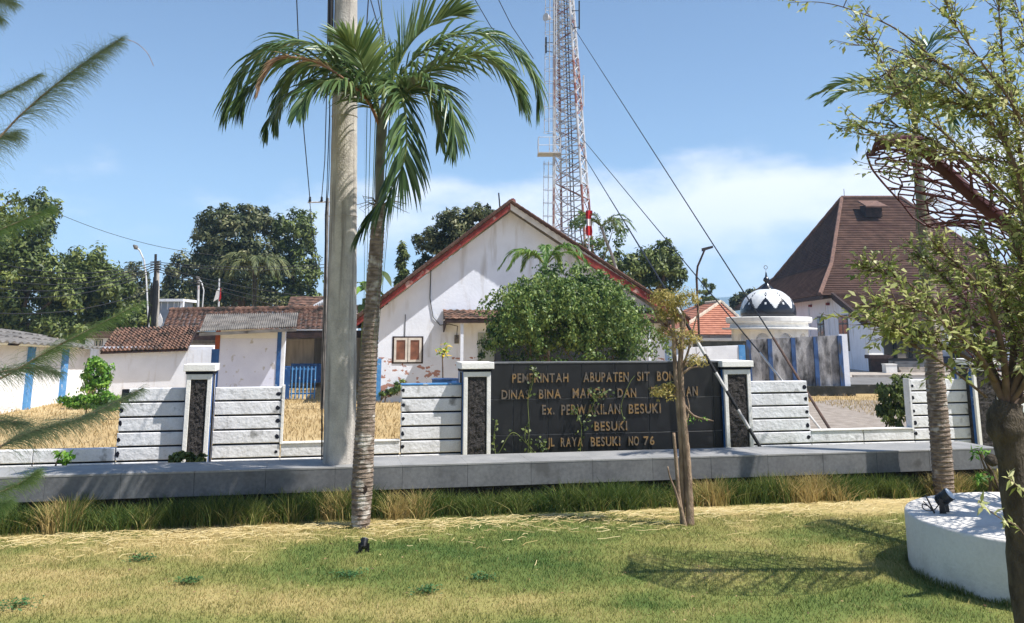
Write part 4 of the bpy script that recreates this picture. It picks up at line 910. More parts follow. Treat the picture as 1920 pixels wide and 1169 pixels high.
one('pbox', LP, LP.sz(531, 650, -2)[0], LP.sz(589, 650, -2)[0], -2.2, -2.0, -0.05, LP.sz(560, 636, -2)[1]).build('board_wall', MAT['beige'], lr)
one('pbox', LP, LP.sz(300, 650, -2)[0], LP.sz(690, 650, -2)[0], -4.2, -3.9, -0.05, LP.sz(560, 622, -4)[1]).build('back_wall', MAT['beige'], lr)
one('pbox', LP, LP.sz(300, 650, -1)[0], LP.sz(480, 650, -1)[0], -1.2, -1.0, -0.05, LP.sz(400, 645, -1)[1]).build('white_wall', MAT['white'], lr)
one('pbox', LP, LP.sz(525, 650)[0], LP.sz(530, 650)[0], 0.2, 0.34, -0.05, LP.sz(528, 632)[1]).build('post', MAT['redwood'], lr)
one('pbox', LP, LP.sz(545, 700, -1)[0], LP.sz(608, 700, -1)[0], -1.05, -1.0, LP.sz(570, 718, -1)[1], LP.sz(570, 682, -1)[1]).build('blue_screen', MAT['blue'], lr)
# roof and white gable further back
FP = Plane(66.0, 0.06)
fr_ = root('far_house', 'brown roofed house with white gable behind the long low roof', 'house', V((FP.p(580, 600).x, 67, 0)))
m = MB(); courses(m, FP.p(536, 584, 0.3), FP.p(660, 584, 0.3), FP.p(650, 555, -3), FP.p(545, 557, -3), 9, 0.05); tag(m.build('roof_tiles', MAT['tile'], fr_), kind='stuff')
m = MB(); m.prism([FP.p(574, 580, 1), FP.p(650, 580, 1), FP.p(650, 556, 1), FP.p(612, 558, 1)], -FP.N * 0.2); m.build('white_gable', MAT['white'], fr_)
for k in range(7):
    x_ = 592 + k * 4; m = MB(); m.tube([FP.p(x_, 578, 1.02), FP.p(x_, 572 - k * 1.6, 1.02)], 0.035, 4); m.build('louvre_slat', MAT['asbestos'], fr_)
one('pbox', FP, FP.sz(540, 600)[0], FP.sz(660, 600)[0], -4, -0.2, -0.05, FP.sz(600, 584)[1]).build('wall', MAT['white'], fr_)
wh = root('white_house', 'white house wall glimpsed left of the pantile roof', 'house', V((P(182, 640, 52).x, 52.5, 0)))
fp2 = Plane(52, 0); one('pbox', fp2, fp2.sz(160, 640)[0], fp2.sz(225, 640)[0], -4, 0, -0.05, fp2.sz(180, 634)[1]).build('wall', MAT['white'], wh)
window(fp2, 178, 192, 636, 652, wh, 2, MAT['asbestos'], MAT['glass'])
m = MB(); courses(m, fp2.p(160, 634, .3), fp2.p(235, 634, .3), fp2.p(230, 622, -3), fp2.p(170, 622, -3), 5, .04); tag(m.build('roof_tiles', MAT['tile_dark'], wh), kind='stuff')
fk = root('blue_white_kiosk', 'white flat roofed kiosk with glazed front above the long roof', 'building', V((P(322, 570, 70).x, 71, 0)))
kp = Plane(70, 0)
one('pbox', kp, kp.sz(300, 570)[0], kp.sz(336, 570)[0], -3, 0, -0.05, kp.sz(320, 566)[1]).build('wall', M('pale_blue_wall', S(168, 180, 200), S(150, 164, 186), 2, 0.6), fk)
one('pbox', kp, kp.sz(298, 570)[0], kp.sz(345, 570)[0], -3.2, 0.3, kp.sz(320, 566)[1] + 0.003, kp.sz(320, 561)[1]).build('roof_slab', MAT['white'], fk)
for x_ in (302, 314, 326, 334): one('pbox', kp, kp.sz(x_, 570)[0], kp.sz(x_ + 1.6, 570)[0], 0.003, 0.06, kp.sz(320, 581)[1], kp.sz(320, 567)[1]).build('mullion', MAT['white'], fk)
one('pbox', kp, kp.sz(339, 570)[0], kp.sz(345, 570)[0], -0.1, 0.15, -0.05, kp.sz(320, 563)[1] - 0.1).build('column', MAT['white'], fk)

# blue gate
GT = Plane(39.2, 0.06)
gt = root('gate', 'light blue metal gate with solid leaf and vertical bars', 'gate', V((GT.p(555, 745).x, 39.2, 0)))
z1, z2 = GT.sz(530, 687)[1], 0.03
one('pbox', GT, GT.sz(519, 700)[0], GT.sz(544, 700)[0], -0.04, 0, z2, z1, 0.01).build('solid_leaf', MAT['blue'], gt)
for k in range(7):
    s_ = GT.sz(548 + k * 7.2, 700)[0]; one('tube', [GT.w(s_, 0, z2), GT.w(s_, 0, z1 - 0.02)], 0.028, 6).build('bar', MAT['lightblue'], gt)
for zz in (z1 - 0.12, 0.25): one('pbox', GT, GT.sz(545, 700)[0], GT.sz(592, 700)[0], -0.075, -0.03, zz - 0.03, zz + 0.03).build('rail', MAT['lightblue'], gt)

# ------------------------------------------------------------------ the hall with the tall hipped roof
RL, RR = P(1578, 373, 92), P(1690, 373, 92)
FL, BL = P(1537, 553, 73), P(1373, 579, 112); FR = V((45.5, 73, FL.z)); BR = V((47.5, 112, BL.z)); FL.z = BL.z = FR.z = BR.z = 5.65
ha = root('hall', 'large white hall with a tall flared brown tiled roof', 'hall', V((34, 78, 0)))
def bend(e, r, k=0.42, drop=0.12):     # break point of the flared slope
    p = e.lerp(r, k); return V((p.x, p.y, p.z - (r.z - e.z) * drop))
m = MB()
def flared(m, e0, e1, r1, r0, n1, n2):
    k0, k1 = bend(e0, r0, 0.42, 0.13), bend(e1, r1, 0.42, 0.13)
    courses(m, e0, e1, k1, k0, n1, 0.07); courses(m, k0, k1, r1, r0, n2, 0.07)
m = MB(); flared(m, FL, FR, RR, RL, 18, 38); tag(m.build('front_roof_tiles', MAT['tile_dark'], ha), kind='stuff')
m = MB(); flared(m, BL, FL, RL, RL + V((0.1, 0.3, 0)), 24, 40); tag(m.build('side_roof_tiles', MAT['tile_dark'], ha), kind='stuff')
m = MB(); flared(m, FR, BR, RR + V((0, 0.3, 0)), RR, 24, 40); tag(m.build('side_roof_tiles', MAT['tile_dark'], ha), kind='stuff')
m = MB(); flared(m, BR, BL, RL, RR, 10, 16); tag(m.build('back_roof_tiles', MAT['tile_dark'], ha), kind='stuff')
MAT['hip'] = M('hip_tile', S(122, 94, 82), S(98, 76, 68), 3, 0.9, 0.3, 10)
def hipline(a, b, r=0.17, n=46):
    k = bend(a, b, 0.42, 0.13); pts = [a.lerp(k, t / 12) for t in range(12)] + [k.lerp(b, t / 18) for t in range(19)]
    m = MB(); m.tube([p + V((0, 0, 0.10)) for p in pts], [r * (1 + 0.12 * (i % 2)) for i in range(len(pts))], 6); m.build('hip_tiles', MAT['hip'], ha)
hipline(FL, RL); hipline(FR, RR); hipline(BL, RL)
one('tube', [RL + V((0, 0, .12)), RR + V((0, 0, .12))], 0.2, 6).build('ridge_tiles', MAT['hip'], ha)
for r_ in (RL + V((0.3, 0, 0)), RR - V((0.6, 0, 0))): one('tube', [r_, r_ + V((0, 0, 1.0))], 0.03, 5).build('lightning_rod', MAT['cable'], ha)
dm = P(1641, 388, 87.8); m = MB(); m.prism([dm + V((-0.8, 0.4, -0.95)), dm + V((0.8, 0.4, -0.95)), dm + V((0.8, 0.4, 0.0)), dm + V((-0.8, 0.4, 0.0))], (0, 1.4, 0.3)); m.build('dormer', MAT['darkwood'], ha)
m = MB(); m.hexa([dm + V(p) for p in ((-1.0, -0.3, -0.1), (1.1, -0.3, -0.1), (1.0, 2.0, 0.75), (-0.9, 2.0, 0.75), (-1.0, -0.3, 0.05), (1.1, -0.3, 0.05), (1.0, 2.0, 0.9), (-0.9, 2.0, 0.9))]); m.build('dormer_roof', MAT['hip'], ha)
# lower front roof over the porch
pl0, pl1 = P(1562, 552, 72.8), P(1625, 604, 65.0); px1 = V((44.5, 65.0, pl1.z)); px0 = V((44.5, 72.8, pl0.z))
m = MB(); courses(m, pl1, px1, px0 + V((0, 0, .05)), pl0 + V((0, 0, .05)), 22, 0.07); tag(m.build('porch_roof_tiles', MAT['tile_dark'], ha), kind='stuff')
m = MB(); m.hexa([pl1 - V((.15, 0, .38)), pl0 - V((.15, 0, .38)), pl0 + V((.05, 0, -.38)), pl1 + V((.05, 0, -.38)), pl1 + V((-.15, 0, .12)), pl0 + V((-.15, 0, .12)), pl0 + V((.05, 0, .12)), pl1 + V((.05, 0, .12))]); m.build('verge_board', MAT['darkwood'], ha)
m = MB(); m.box(pl1.x, px1.x, 64.95, 65.1, pl1.z - 0.25, pl1.z - 0.03); m.build('fascia', MAT['darkwood'], ha)
m = MB(); d_ = (BL - FL); m.hexa([FL - V((0, 0, .3)), BL - V((0, 0, .3)), BL + V((.25, 0, -.3)), FL + V((.25, 0, -.3)), FL - V((0, 0, .02)), BL - V((0, 0, .02)), BL + V((.25, 0, -.02)), FL + V((.25, 0, -.02))]); m.build('fascia', MAT['darkwood'], ha)
SW = 25.75                                                   # side wall
m = MB(); m.prism([(SW, 66.2, -.05), (SW + 1.6, 108, -.05), (SW + 1.6, 108, 5.4), (SW + 0.27, 73, 5.5), (SW, 66.2, 3.7)], (0.35, 0, 0)); m.build('side_wall', MAT['white'], ha)
class SidePlane:                                             # the side wall's own axes: s along +Y, d outwards (-X)
    def __init__(s, X0, k): s.X0, s.k = X0, k
    def w(s, a, d, z): return V((s.X0 + s.k * (a - 66.2) - d, a, z))
sp = SidePlane(SW, 1.6 / 41.8)
for y0, y1, z0, z1 in ((71.2, 73.4, 1.35, 4.1), (77.4, 79.2, 2.2, 4.1), (83, 85, 2.2, 4.1)):
    w_ = one('pbox', sp, y0, y1, -0.05, 0.06, z0, z1).build('window', MAT['asbestos'], ha)
    for k in range(2):
        a0 = y0 + 0.12 + k * (y1 - y0) / 2; a1 = a0 + (y1 - y0) / 2 - 0.24
        one('pbox', sp, a0, a1, 0.05, 0.075, z0 + 0.12, z1 - 0.75).build('pane', MAT['glass'], w_); one('pbox', sp, a0, a1, 0.05, 0.075, z1 - 0.6, z1 - 0.12).build('pane', MAT['glass'], w_)
for yy in (70, 75.5, 80.6, 86): one('pbox', sp, yy, yy + 0.4, 0.001, 0.22, 4.95 if yy > 73 else 3.9, 5.15 if yy > 73 else 4.1).build('corbel', MAT['redwood'], ha)
for yy in (76, 81.5): one('pbox', sp, yy, yy + 0.35, 0.001, 0.08, -0.05, 5.2).build('pilaster', MAT['white'], ha)
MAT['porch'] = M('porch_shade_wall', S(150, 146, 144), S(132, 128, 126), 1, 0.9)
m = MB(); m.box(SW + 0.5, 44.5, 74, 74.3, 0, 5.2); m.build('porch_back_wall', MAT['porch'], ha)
m = MB(); m.box(SW + 0.36, 44.5, 66.4, 74, 0.004, 0.75); m.build('porch_floor', MAT['kerb'], ha)
for k in range(4):
    m = MB(); m.box(27.2, 33, 65.2 + 0.29 * k, 66.39, 0.012 + k * 0.18, 0.012 + (k + 1) * 0.18 - 0.004); m.build('step', MAT['kerb'], ha)
for x_ in (1770, 1830, 1890): p = P(x_, 640, 66.8); m = MB(); m.box(p.x - 0.25, p.x + 0.25, 66.6, 67.1, 0.752, 3.6); m.build('column', MAT['white'], ha)
p = P(1648, 640, 66.8); m = MB(); m.box(SW + 0.36, p.x + 0.1, 66.3, 66.6, 0.76, 3.6); m.build('porch_wall', MAT['white'], ha)
dfm = root('doorway', 'dark framed double door inside the hall porch', 'door', V((P(1692, 640, 73.9).x, 73.85, 0.76)))
xa, xb = P(1674, 640, 73.9).x, P(1709, 640, 73.9).x
for a, b, z0, z1 in ((xa, xa + .25, .76, 4.2), (xb - .25, xb, .76, 4.2), (xa + .25, xb - .25, 3.9, 4.2), (xa + .25, xb - .25, 2.4, 2.7)): m = MB(); m.box(a, b, 73.8, 73.99, z0, z1); m.build('frame', MAT['black'], dfm)
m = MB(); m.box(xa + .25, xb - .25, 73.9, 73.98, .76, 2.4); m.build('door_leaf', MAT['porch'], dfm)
p = P(1640, 655, 65.6)
m = MB(); m.hexa([V(v_) for v_ in ((p.x - .55, 65.3, 1.2), (p.x + .5, 65.3, 1.2), (p.x + .5, 66.0, 1.2), (p.x - .55, 66.0, 1.2), (p.x - .45, 65.5, 2.05), (p.x + .3, 65.5, 2.0), (p.x + .3, 66.0, 2.0), (p.x - .45, 66.0, 2.05))])
m.build('planter_box', MAT['planter'], None, 'white flower box on the dark ledge of the hall', 'planter')
m = MB(); m.box(p.x - .55, p.x + 1.1, 65.2, 66.15, 0.95, 1.19); m.box(p.x - .3, p.x + 0.9, 65.6, 66.15, 0.0, 0.95); m.build('ledge', MAT['darkwood'], None, 'dark stone ledge at the corner of the hall porch', 'ledge')
p = P(1668, 685, 64.6); m = MB(); m.box(p.x - .38, p.x + .38, 64.3, 65.0, 0.012, 0.55); m.box(p.x - .41, p.x + .41, 64.27, 65.03, 0.55, 0.61); m.build('white_block', MAT['planter'], None, 'white masonry block at the foot of the hall steps', 'block')
# low dark blue wall and a seated person
p = P(1783, 680, 66.0); m = MB(); m.box(p.x - .7, p.x + 1.5, 65.8, 66.35, 0.004, 1.0); m.box(p.x - .75, p.x + 1.55, 65.75, 66.38, 1.0, 1.08); m.build('low_wall', M('navy_paint', S(44, 52, 74), S(36, 42, 60), 3, 0.7), None, 'dark blue low wall beside the hall steps', 'wall')
def person(loc):
    sk = [((0, 0, .05), .15, -1), ((0, 0, .28), .16, 0), ((0, -.02, .48), .19, 1), ((0, -.03, .58), .07, 2), ((0, -.06, .68), .105, 3), ((0, -.07, .80), .09, 4),
          ((.2, -.02, .5), .07, 2), ((.27, -.1, .25), .055, 6), ((.16, -.3, .2), .045, 7), ((-.2, -.02, .5), .07, 2), ((-.27, -.1, .25), .055, 9), ((-.16, -.3, .2), .045, 10),
          ((.12, -.42, .08), .085, 0), ((.15, -.46, -.36), .055, 12), ((.15, -.58, -.40), .045, 13), ((-.12, -.42, .08), .085, 0), ((-.18, -.5, -.36), .055, 15), ((-.18, -.62, -.40), .045, 16)]
    me = bpy.data.meshes.new('person'); me.from_pydata([s_[0] for s_ in sk], [(s_[2], i) for i, s_ in enumerate(sk) if s_[2] >= 0], [])
    o = bpy.data.objects.new('person', me); COL.objects.link(o); o.location = loc
    md = o.modifiers.new('skin', 'SKIN'); md.use_smooth_shade = True
    for i, s_ in enumerate(sk): me.skin_vertices[0].data[i].radius = (s_[1], s_[1])
    me.skin_vertices[0].data[0].use_root = True
    o.modifiers.new('sub', 'SUBSURF').levels = 1; o.modifiers['sub'].render_levels = 1
    me.materials.append(M('dark_clothes', S(38, 40, 50), S(28, 30, 38), 3, 0.9)); return o
pp = P(1786, 660, 66.0); tag(person((pp.x, 66.02, 1.12)), 'person in dark clothes sitting on the low wall by the hall', 'person')

# ------------------------------------------------------------------ domed building
dc = P(1441, 600, 62); dk = ppm(62)
db = root('domed_building', 'small round white building with black and white patterned dome', 'building', V((dc.x, 62, 0)))
z_ = lambda y: CAMH + (HZ - y) / dk
m = MB(); r1 = 80 / dk
m.lathe((dc.x, 62, 0), [(r1 * 0.88, z_(618)), (r1 * 1.10, z_(618)), (r1 * 1.10, z_(615.5)), (r1 * 0.92, z_(614.5)), (r1 * 0.90, z_(607)), (r1 * 0.98, z_(606)), (r1, z_(603)), (r1 * 1.0, z_(596)), (r1 * 0.96, z_(595)), (0.2, z_(594.5))], 48); m.build('cornice', MAT['planter'], db)
MAT['dome_w'] = M('dome_white_tile', S(224, 226, 226), S(204, 208, 210), 3, 0.3, spec=0.5); MAT['dome_b'] = M('dome_black_tile', S(26, 28, 38), S(20, 22, 30), 3, 0.25, spec=0.5)
R = 52 / dk; zc = z_(586); m = MB(); NT, NP = 180, 56; hgt = R * 0.88
for j in range(NP + 1):
    f = -0.20 + (math.pi / 2 + 0.20) * j / NP
    for i in range(NT): a = 2 * math.pi * i / NT; m.v.append(V((dc.x + R * math.cos(f) * math.cos(a), 62 + R * math.cos(f) * math.sin(a), zc + hgt * math.sin(f))))
for j in range(NP):
    for i in range(NT):
        f = -0.20 + (math.pi / 2 + 0.20) * (j + 0.5) / NP; u = ((i + 0.5) / NT * 9 + 0.25) % 1.0; t = f / 1.35
        zig = 0.08 + 0.40 * (1 - abs(u - 0.5) * 2)
        blk = t < zig
        def dia(cu, ct, r): return abs(u - cu) * 1.1 + abs(t - ct) < r
        if dia(0.5, 0.27, 0.065): blk = False
        if dia(0.5, 0.60, 0.115): blk = True
        if dia(0.5, 0.60, 0.055): blk = False
        if t > 0.93: blk = True
        m.f.append((j * NT + i, j * NT + (i + 1) % NT, (j + 1) * NT + (i + 1) % NT, (j + 1) * NT + i)); m.m.append(1 if blk else 0)
m.build('dome', [MAT['dome_w'], MAT['dome_b']], db, smooth=True)
m = MB(); m.lathe((dc.x, 62, 0), [(0.30 * R, z_(544)), (0.24 * R, z_(540.5)), (0.13 * R, z_(535)), (0.07 * R, z_(530)), (0.06 * R, z_(528.5)), (0.11 * R, z_(526)), (0.12 * R, z_(523.5)), (0.09 * R, z_(520.5)), (0.045 * R, z_(518)), (0.03 * R, z_(513)), (0.008, z_(505))], 20); m.build('finial', MAT['dome_b'], db, smooth=True)
m = MB(); m.tube([V((dc.x + 0.12 * math.cos(a), 62, z_(500) + 0.12 * math.sin(a))) for a in np.linspace(-1.2 + 1.57, 1.57 + 4.9, 14)], 0.022, 5); m.build('crescent', MAT['asbestos'], db)
NB = 10; rw = r1 * 0.90
for k in range(NB):
    a0, a1 = 2 * math.pi * (k + 0.28) / NB, 2 * math.pi * (k + 1.28) / NB
    pA, pB = V((dc.x + rw * math.cos(a0), 62 + rw * math.sin(a0), 0)), V((dc.x + rw * math.cos(a1), 62 + rw * math.sin(a1), 0)); zt = z_(618.2)
    t = lambda u, z: pA.lerp(pB, u) + V((0, 0, z)); zs_ = z_(640); ar = (pB - pA).length * 0.30
    out = [t(0, -.05), t(0.2, -.05)] + [t(0.5 - 0.30 * math.cos(b), zs_ + ar * 1.15 * math.sin(b)) for b in np.linspace(0, math.pi, 12)] + [t(0.8, -.05), t(1, -.05), t(1, zt), t(0, zt)]
    out[1] = t(0.2, -.05); out[14] = t(0.8, -.05)
    m = MB(); nrm_ = V((math.cos((a0 + a1) / 2), math.sin((a0 + a1) / 2), 0)); m.prism(out, -nrm_ * 0.25); m.build('arch_wall', MAT['planter'], db)
m = MB(); m.lathe((dc.x, 62, 0), [(rw * 0.72, -.05), (rw * 0.72, z_(618.5))], 30); m.build('inner_wall', MAT['white'], db)

# orange tiled house behind
op = Plane(78, 0.0)
oh = root('orange_roof_house', 'house with orange hipped tile roof left of the dome', 'house', V((P(1340, 600, 80).x, 82, 0)))
e0, e1 = P(1262, 628, 77), P(1420, 628, 77); rA, rB = P(1352, 567, 84), P(1310, 571, 92)
m = MB(); courses(m, e0, e1, rA, rA - V((.05, 0, 0)), 16, 0.06); tag(m.build('front_roof_tiles', MAT['tile_orange'], oh), kind='stuff')
m = MB(); courses(m, V((e0.x - 1.5, 98, e0.z)), e0, rA, rB, 16, 0.06); tag(m.build('side_roof_tiles', MAT['tile_orange'], oh), kind='stuff')
m = MB(); courses(m, e1, V((e1.x + 1.0, 98, e1.z)), rB, rA, 16, 0.06); tag(m.build('side_roof_tiles', MAT['tile_orange'], oh), kind='stuff')
for a, b in ((e0, rA), (e1, rA), (rB, rA)): one('tube', [a.lerp(b, k / 20) + V((0, 0, .06)) for k in range(21)], [0.14 + 0.03 * (k % 2) for k in range(21)], 6).build('hip_tiles', MAT['beige'], oh)
m = MB(); m.box(e0.x + .5, e1.x - .5, 78, 96, -.05, e0.z - .02); m.build('wall', MAT['white'], oh)
m = MB(); m.box(e0.x + .2, e1.x - .2, 77.2, 77.98, 2.1, 2.3); m.build('ledge', MAT['planter'], oh)

# ------------------------------------------------------------------ stained compound wall
MAT['stained'] = M('stained_concrete', S(176, 176, 180), S(132, 132, 136), 1.8, 0.95, 0.4, 10, stretch=(1.5, 1.5, 0.5), stain=S(56, 56, 58), sscale=2.6, slo=0.44, shi=0.72, sstretch=(1.6, 1.6, 0.7), fine=0.25)
MAT['mossy'] = M('mossy_concrete', S(66, 66, 62), S(44, 46, 42), 2.0, 0.95, 0.5, 10, stain=S(140, 136, 130), sscale=2.5, slo=0.6, shi=0.7)
MAT['blue_old'] = M('faded_blue', S(66, 96, 146), S(50, 74, 116), 3, 0.8, 0.2, 12, stain=S(74, 76, 82), sscale=2.6, slo=0.52, shi=0.68, sstretch=(2, 2, 0.5))
CPn = Plane(41.5, -0.02)
cw = root('compound_wall', 'stained grey concrete wall with blue columns in front of the dome', 'wall', V((P(1490, 700, 41).x, 41.2, 0)))
xs = [1404, 1444, 1488, 1530, 1576]; xe = 1590
zt0 = 2.42; zt1 = 2.62
for k, (a, b) in enumerate(zip(xs, xs[1:] + [xe])):
    sa, sb = CPn.sz(a, 680)[0], CPn.sz(b, 680)[0]; za = zt0 + (zt1 - zt0) * (a - 1404) / 186; zb = zt0 + (zt1 - zt0) * (b - 1404) / 186
    if k < 4: m = MB(); m.prism([CPn.w(sa, 0, -.05), CPn.w(sb, 0, -.05), CPn.w(sb, 0, zb), CPn.w(sa, 0, za)], -CPn.N * 0.15); m.build('panel', MAT['stained'], cw)
    if k < 5: one('pbox', CPn, sa - 0.08, sa + 0.10, 0.004, 0.10, -.05, za - 0.02).build('blue_column', MAT['blue_old'], cw)
one('pbox', CPn, CPn.sz(1576, 680)[0], CPn.sz(1592, 680)[0], -0.2, 0.002, -.05, zt1 + 0.04).build('end_pier', MAT['white'], cw)
one('pbox', CPn, CPn.sz(1466, 730)[0], CPn.sz(1600, 730)[0], 0.13, 0.30, -.05, 0.42).build('plinth', MAT['mossy'], cw)
m = MB(); CP2 = Plane(46, 0); m.prism([CP2.p(1300, 640), CP2.p(1404, 640), V((CP2.p(1404, 640).x, 46, 0)), V((CP2.p(1300, 640).x, 46, 0))], (0, .15, 0)); m.build('dark_wall', MAT['mossy'], None, 'dark mould stained wall behind the white parapet', 'wall')
CP3 = Plane(33, 0.1)
wp = root('white_parapet', 'streaked white parapet wall with blue end left of the stained wall', 'wall', CP3.w(CP3.sz(1340, 660)[0], 0, 0))
a, b = CP3.sz(1246, 660)[0], CP3.sz(1385, 660)[0]
MAT['streak'] = M('streaked_white', S(238, 240, 246), S(222, 224, 230), 2, 0.9, 0.2, 10, stain=S(132, 128, 122), sscale=1.8, slo=0.58, shi=0.7, sstretch=(3, 3, 0.35))
m = MB(); m.prism([CP3.w(a - 0.6, 0, -.05), CP3.w(b, 0, -.05), CP3.w(b, 0, CP3.sz(1380, 648)[1]), CP3.w(a + 0.9, 0, CP3.sz(1290, 652)[1]), CP3.w(a - 0.5, 0, 1.2)], -CP3.N * 0.2); m.build('wall', MAT['streak'], wp)
one('pbox', CP3, b + 0.003, b + 0.24, -0.24, 0.03, -.05, CP3.sz(1380, 648)[1] + 0.01).build('blue_end', MAT['lightblue'], wp)
m = MB(); mp = Plane(42.5, 0); m.pbox(mp, mp.sz(1596, 730)[0], mp.sz(1700, 730)[0], -0.3, 0, -.05, 0.40); m.build('low_wall', MAT['mossy'], None, 'low mossy kerb wall beside the road', 'wall')
m = MB(); m.box(P(1600, 700, 58).x, 60, 58.0, 58.25, 0, 0.15); m.build('kerb', MAT['kerb'], None, kind='structure')

# ------------------------------------------------------------------ lattice mast
TY = 62.0; tk = ppm(TY)
tc = lambda z: V((P(1071 - 0.036 * (470 - (HZ - (z - CAMH) * tk)) + 4, HZ - (z - CAMH) * tk, TY).x, TY, z))
tb = tc(0); mast = root('lattice_mast', 'tall red and white lattice mast behind the house', 'mast', tb)
hw = lambda z: 0.5 * (3.62 - 0.080 * z)
ROT = math.radians(27)
def tl(z, k, s=1.0):
    a = ROT + math.pi / 2 * k; return tc(z) + V((math.cos(a), math.sin(a), 0)) * hw(z) * 1.05 * s
MAT['steel_w'] = M('galvanised_steel', S(206, 208, 212), S(180, 182, 186), 3, 0.5, stain=S(150, 112, 100), sscale=2.5, slo=0.6, shi=0.7)
MAT['steel_r'] = M('rusty_red_steel', S(150, 98, 88), S(124, 80, 74), 3, 0.7, stain=S(196, 186, 184), sscale=2.5, slo=0.50, shi=0.62)
def band(z): return MAT['steel_r'] if (z < 12.6 or 18.2 < z < 22.0) else MAT['steel_w']
zz = [0, 4, 8, 10.4, 12.6, 15.4, 18.2, 20.1, 22.0, 25, 28, 31]
for k in range(4):
    for a, b in zip(zz, zz[1:]): one('tube', [tl(a, k), tl(b, k)], 0.085, 6).build('leg', band((a + b) / 2), mast)
z = 5.0; i = 0
while z < 27:
    st = hw(z) * 0.76
    for k in range(4):
        o1 = one('tube', [tl(z, k), tl(z, k + 1)], 0.034, 4).build('brace', band(z) if k % 2 else MAT['steel_w'], mast)
        one('tube', [tl(z, k), tl(z + st, k + 1)], 0.032, 4).build('brace', MAT['steel_w'] if (i + k) % 3 else MAT['steel_r'], mast)
        one('tube', [tl(z, k + 1), tl(z + st, k)], 0.032, 4).build('brace', MAT['steel_w'] if (i + k) % 4 else MAT['steel_r'], mast)
    z += st; i += 1
for k in range(3): one('tube', [tl(0, 1, 0.35) + V((0.25 * k, 0, 0)), tl(27, 1, 0.35) + V((0.18 * k, 0, 0))], 0.04, 5).build('feeder_cable', MAT['cable'] if k else MAT['steel_w'], mast)
# caged ladder
lad = lambda z: tc(z) + V((-hw(z) * 1.05 + 0.12, -0.75, 0))
def cage(z0, z1):
    g = MB()
    for a in np.linspace(-2.6, 2.6, 6): g.tube([lad(z0) + V((-0.34 + 0.36 * math.cos(a + math.pi), -0.36 * math.sin(a), 0)), lad(z1) + V((-0.34 + 0.36 * math.cos(a + math.pi), -0.36 * math.sin(a), 0))], 0.018, 4)
    z = z0
    while z < z1:
        g.tube([lad(z) + V((-0.34 + 0.36 * math.cos(a + math.pi), -0.36 * math.sin(a), 0)) for a in np.linspace(-2.6, 2.6, 10)], 0.018, 4); z += 0.9
    g.build('ladder_cage', MAT['steel_w'], mast)
cage(6, 14.3); cage(16.3, 27)
g = MB(); g.tube([lad(0.2) + V((0.12, -.2, 0)), lad(27) + V((0.12, -.2, 0))], 0.025, 4); g.tube([lad(0.2) + V((0.12, .2, 0)), lad(27) + V((0.12, .2, 0))], 0.025, 4)
for k in range(80): g.tube([lad(0.5 + k * 0.33) + V((0.12, -.2, 0)), lad(0.5 + k * 0.33) + V((0.12, .2, 0))], 0.012, 4)
g.build('ladder', MAT['steel_w'], mast)
pz = 14.85; c_ = lad(pz); g = MB(); g.box(c_.x - 1.1, c_.x + 0.5, TY - 1.2, TY + 0.2, pz - 0.07, pz)
for x_, y_ in ((-1.05, -1.15), (-1.05, 0.15), (0.45, -1.15), (-0.3, -1.15)): g.tube([V((c_.x + x_, TY + y_, pz)), V((c_.x + x_, TY + y_, pz + 1.05))], 0.025, 4)
for h in (0.5, 1.05): g.tube([V((c_.x + 0.45, TY - 1.15, pz + h)), V((c_.x - 1.05, TY - 1.15, pz + h)), V((c_.x - 1.05, TY + .15, pz + h))], 0.022, 4)
g.build('platform', MAT['steel_w'], mast)
for x_, y0, y1 in ((1086, 2, 55), (1094, 142, 200), (1024, 70, 100)):
    g = MB(); g.tube([P(x_, y0, TY - 1), P(x_, y1, TY - 1)], 0.05, 6); g.tube([P(x_, y1 - 4, TY - 1), P(x_ + (-14 if x_ > 1050 else 12), y1 - 2, TY - 0.5)], 0.03, 4); g.tube([P(x_, y0 + (y1 - y0) * .35, TY - 1), P(x_ + (-14 if x_ > 1050 else 12), y0 + (y1 - y0) * .35, TY - 0.5)], 0.03, 4); g.build('antenna', MAT['steel_w'] if x_ == 1094 else MAT['cable'], mast)
g = MB(); c_ = P(1030, 35, TY - 1); g.tube([c_ + V((-.28, -.3, 0)), c_ + V((0.1, 0, 0))], [0.3, 0.06], 12); g.build('dish', MAT['steel_w'], mast)
# flag pole with hanging flag in front of the mast
fl = root('flag_pole', 'pole with a furled red and white flag before the mast', 'flag', V((P(1106, 600, 43).x, 43, 0)))
one('tube', [V((P(1106, 600, 43).x, 43, 0)), P(1103, 392, 43)], [0.04, 0.03], 6).build('pole', MAT['steel_w'], fl)
MAT['fred'] = M('flag_red', S(190, 44, 48), S(168, 36, 42), 5, 0.8); MAT['fwhite'] = M('flag_white', S(232, 230, 230), S(220, 218, 218), 5, 0.8)
for y0, y1, mt in ((395, 411, 'fred'), (411, 424, 'fwhite'), (424, 442, 'fred')):
    g = MB(); w_ = 6; pts = []
    for j in range(5):
        y = y0 + (y1 - y0) * j / 4; a, b = P(1099 + math.sin(y * .2), y, 42.9), P(1109 - math.sin(y * .17) * 2, y, 42.9); pts += [a + V((0, 0.06 * math.sin(y * .3), 0)), a.lerp(b, .35) - V((0, .09, 0)), a.lerp(b, .7) + V((0, .05, 0)), b]
    g.add(pts, [(j * 4 + i, j * 4 + i + 1, j * 4 + i + 5, j * 4 + i + 4) for j in range(4) for i in range(3)]); g.build('flag_stripe', MAT[mt], fl)
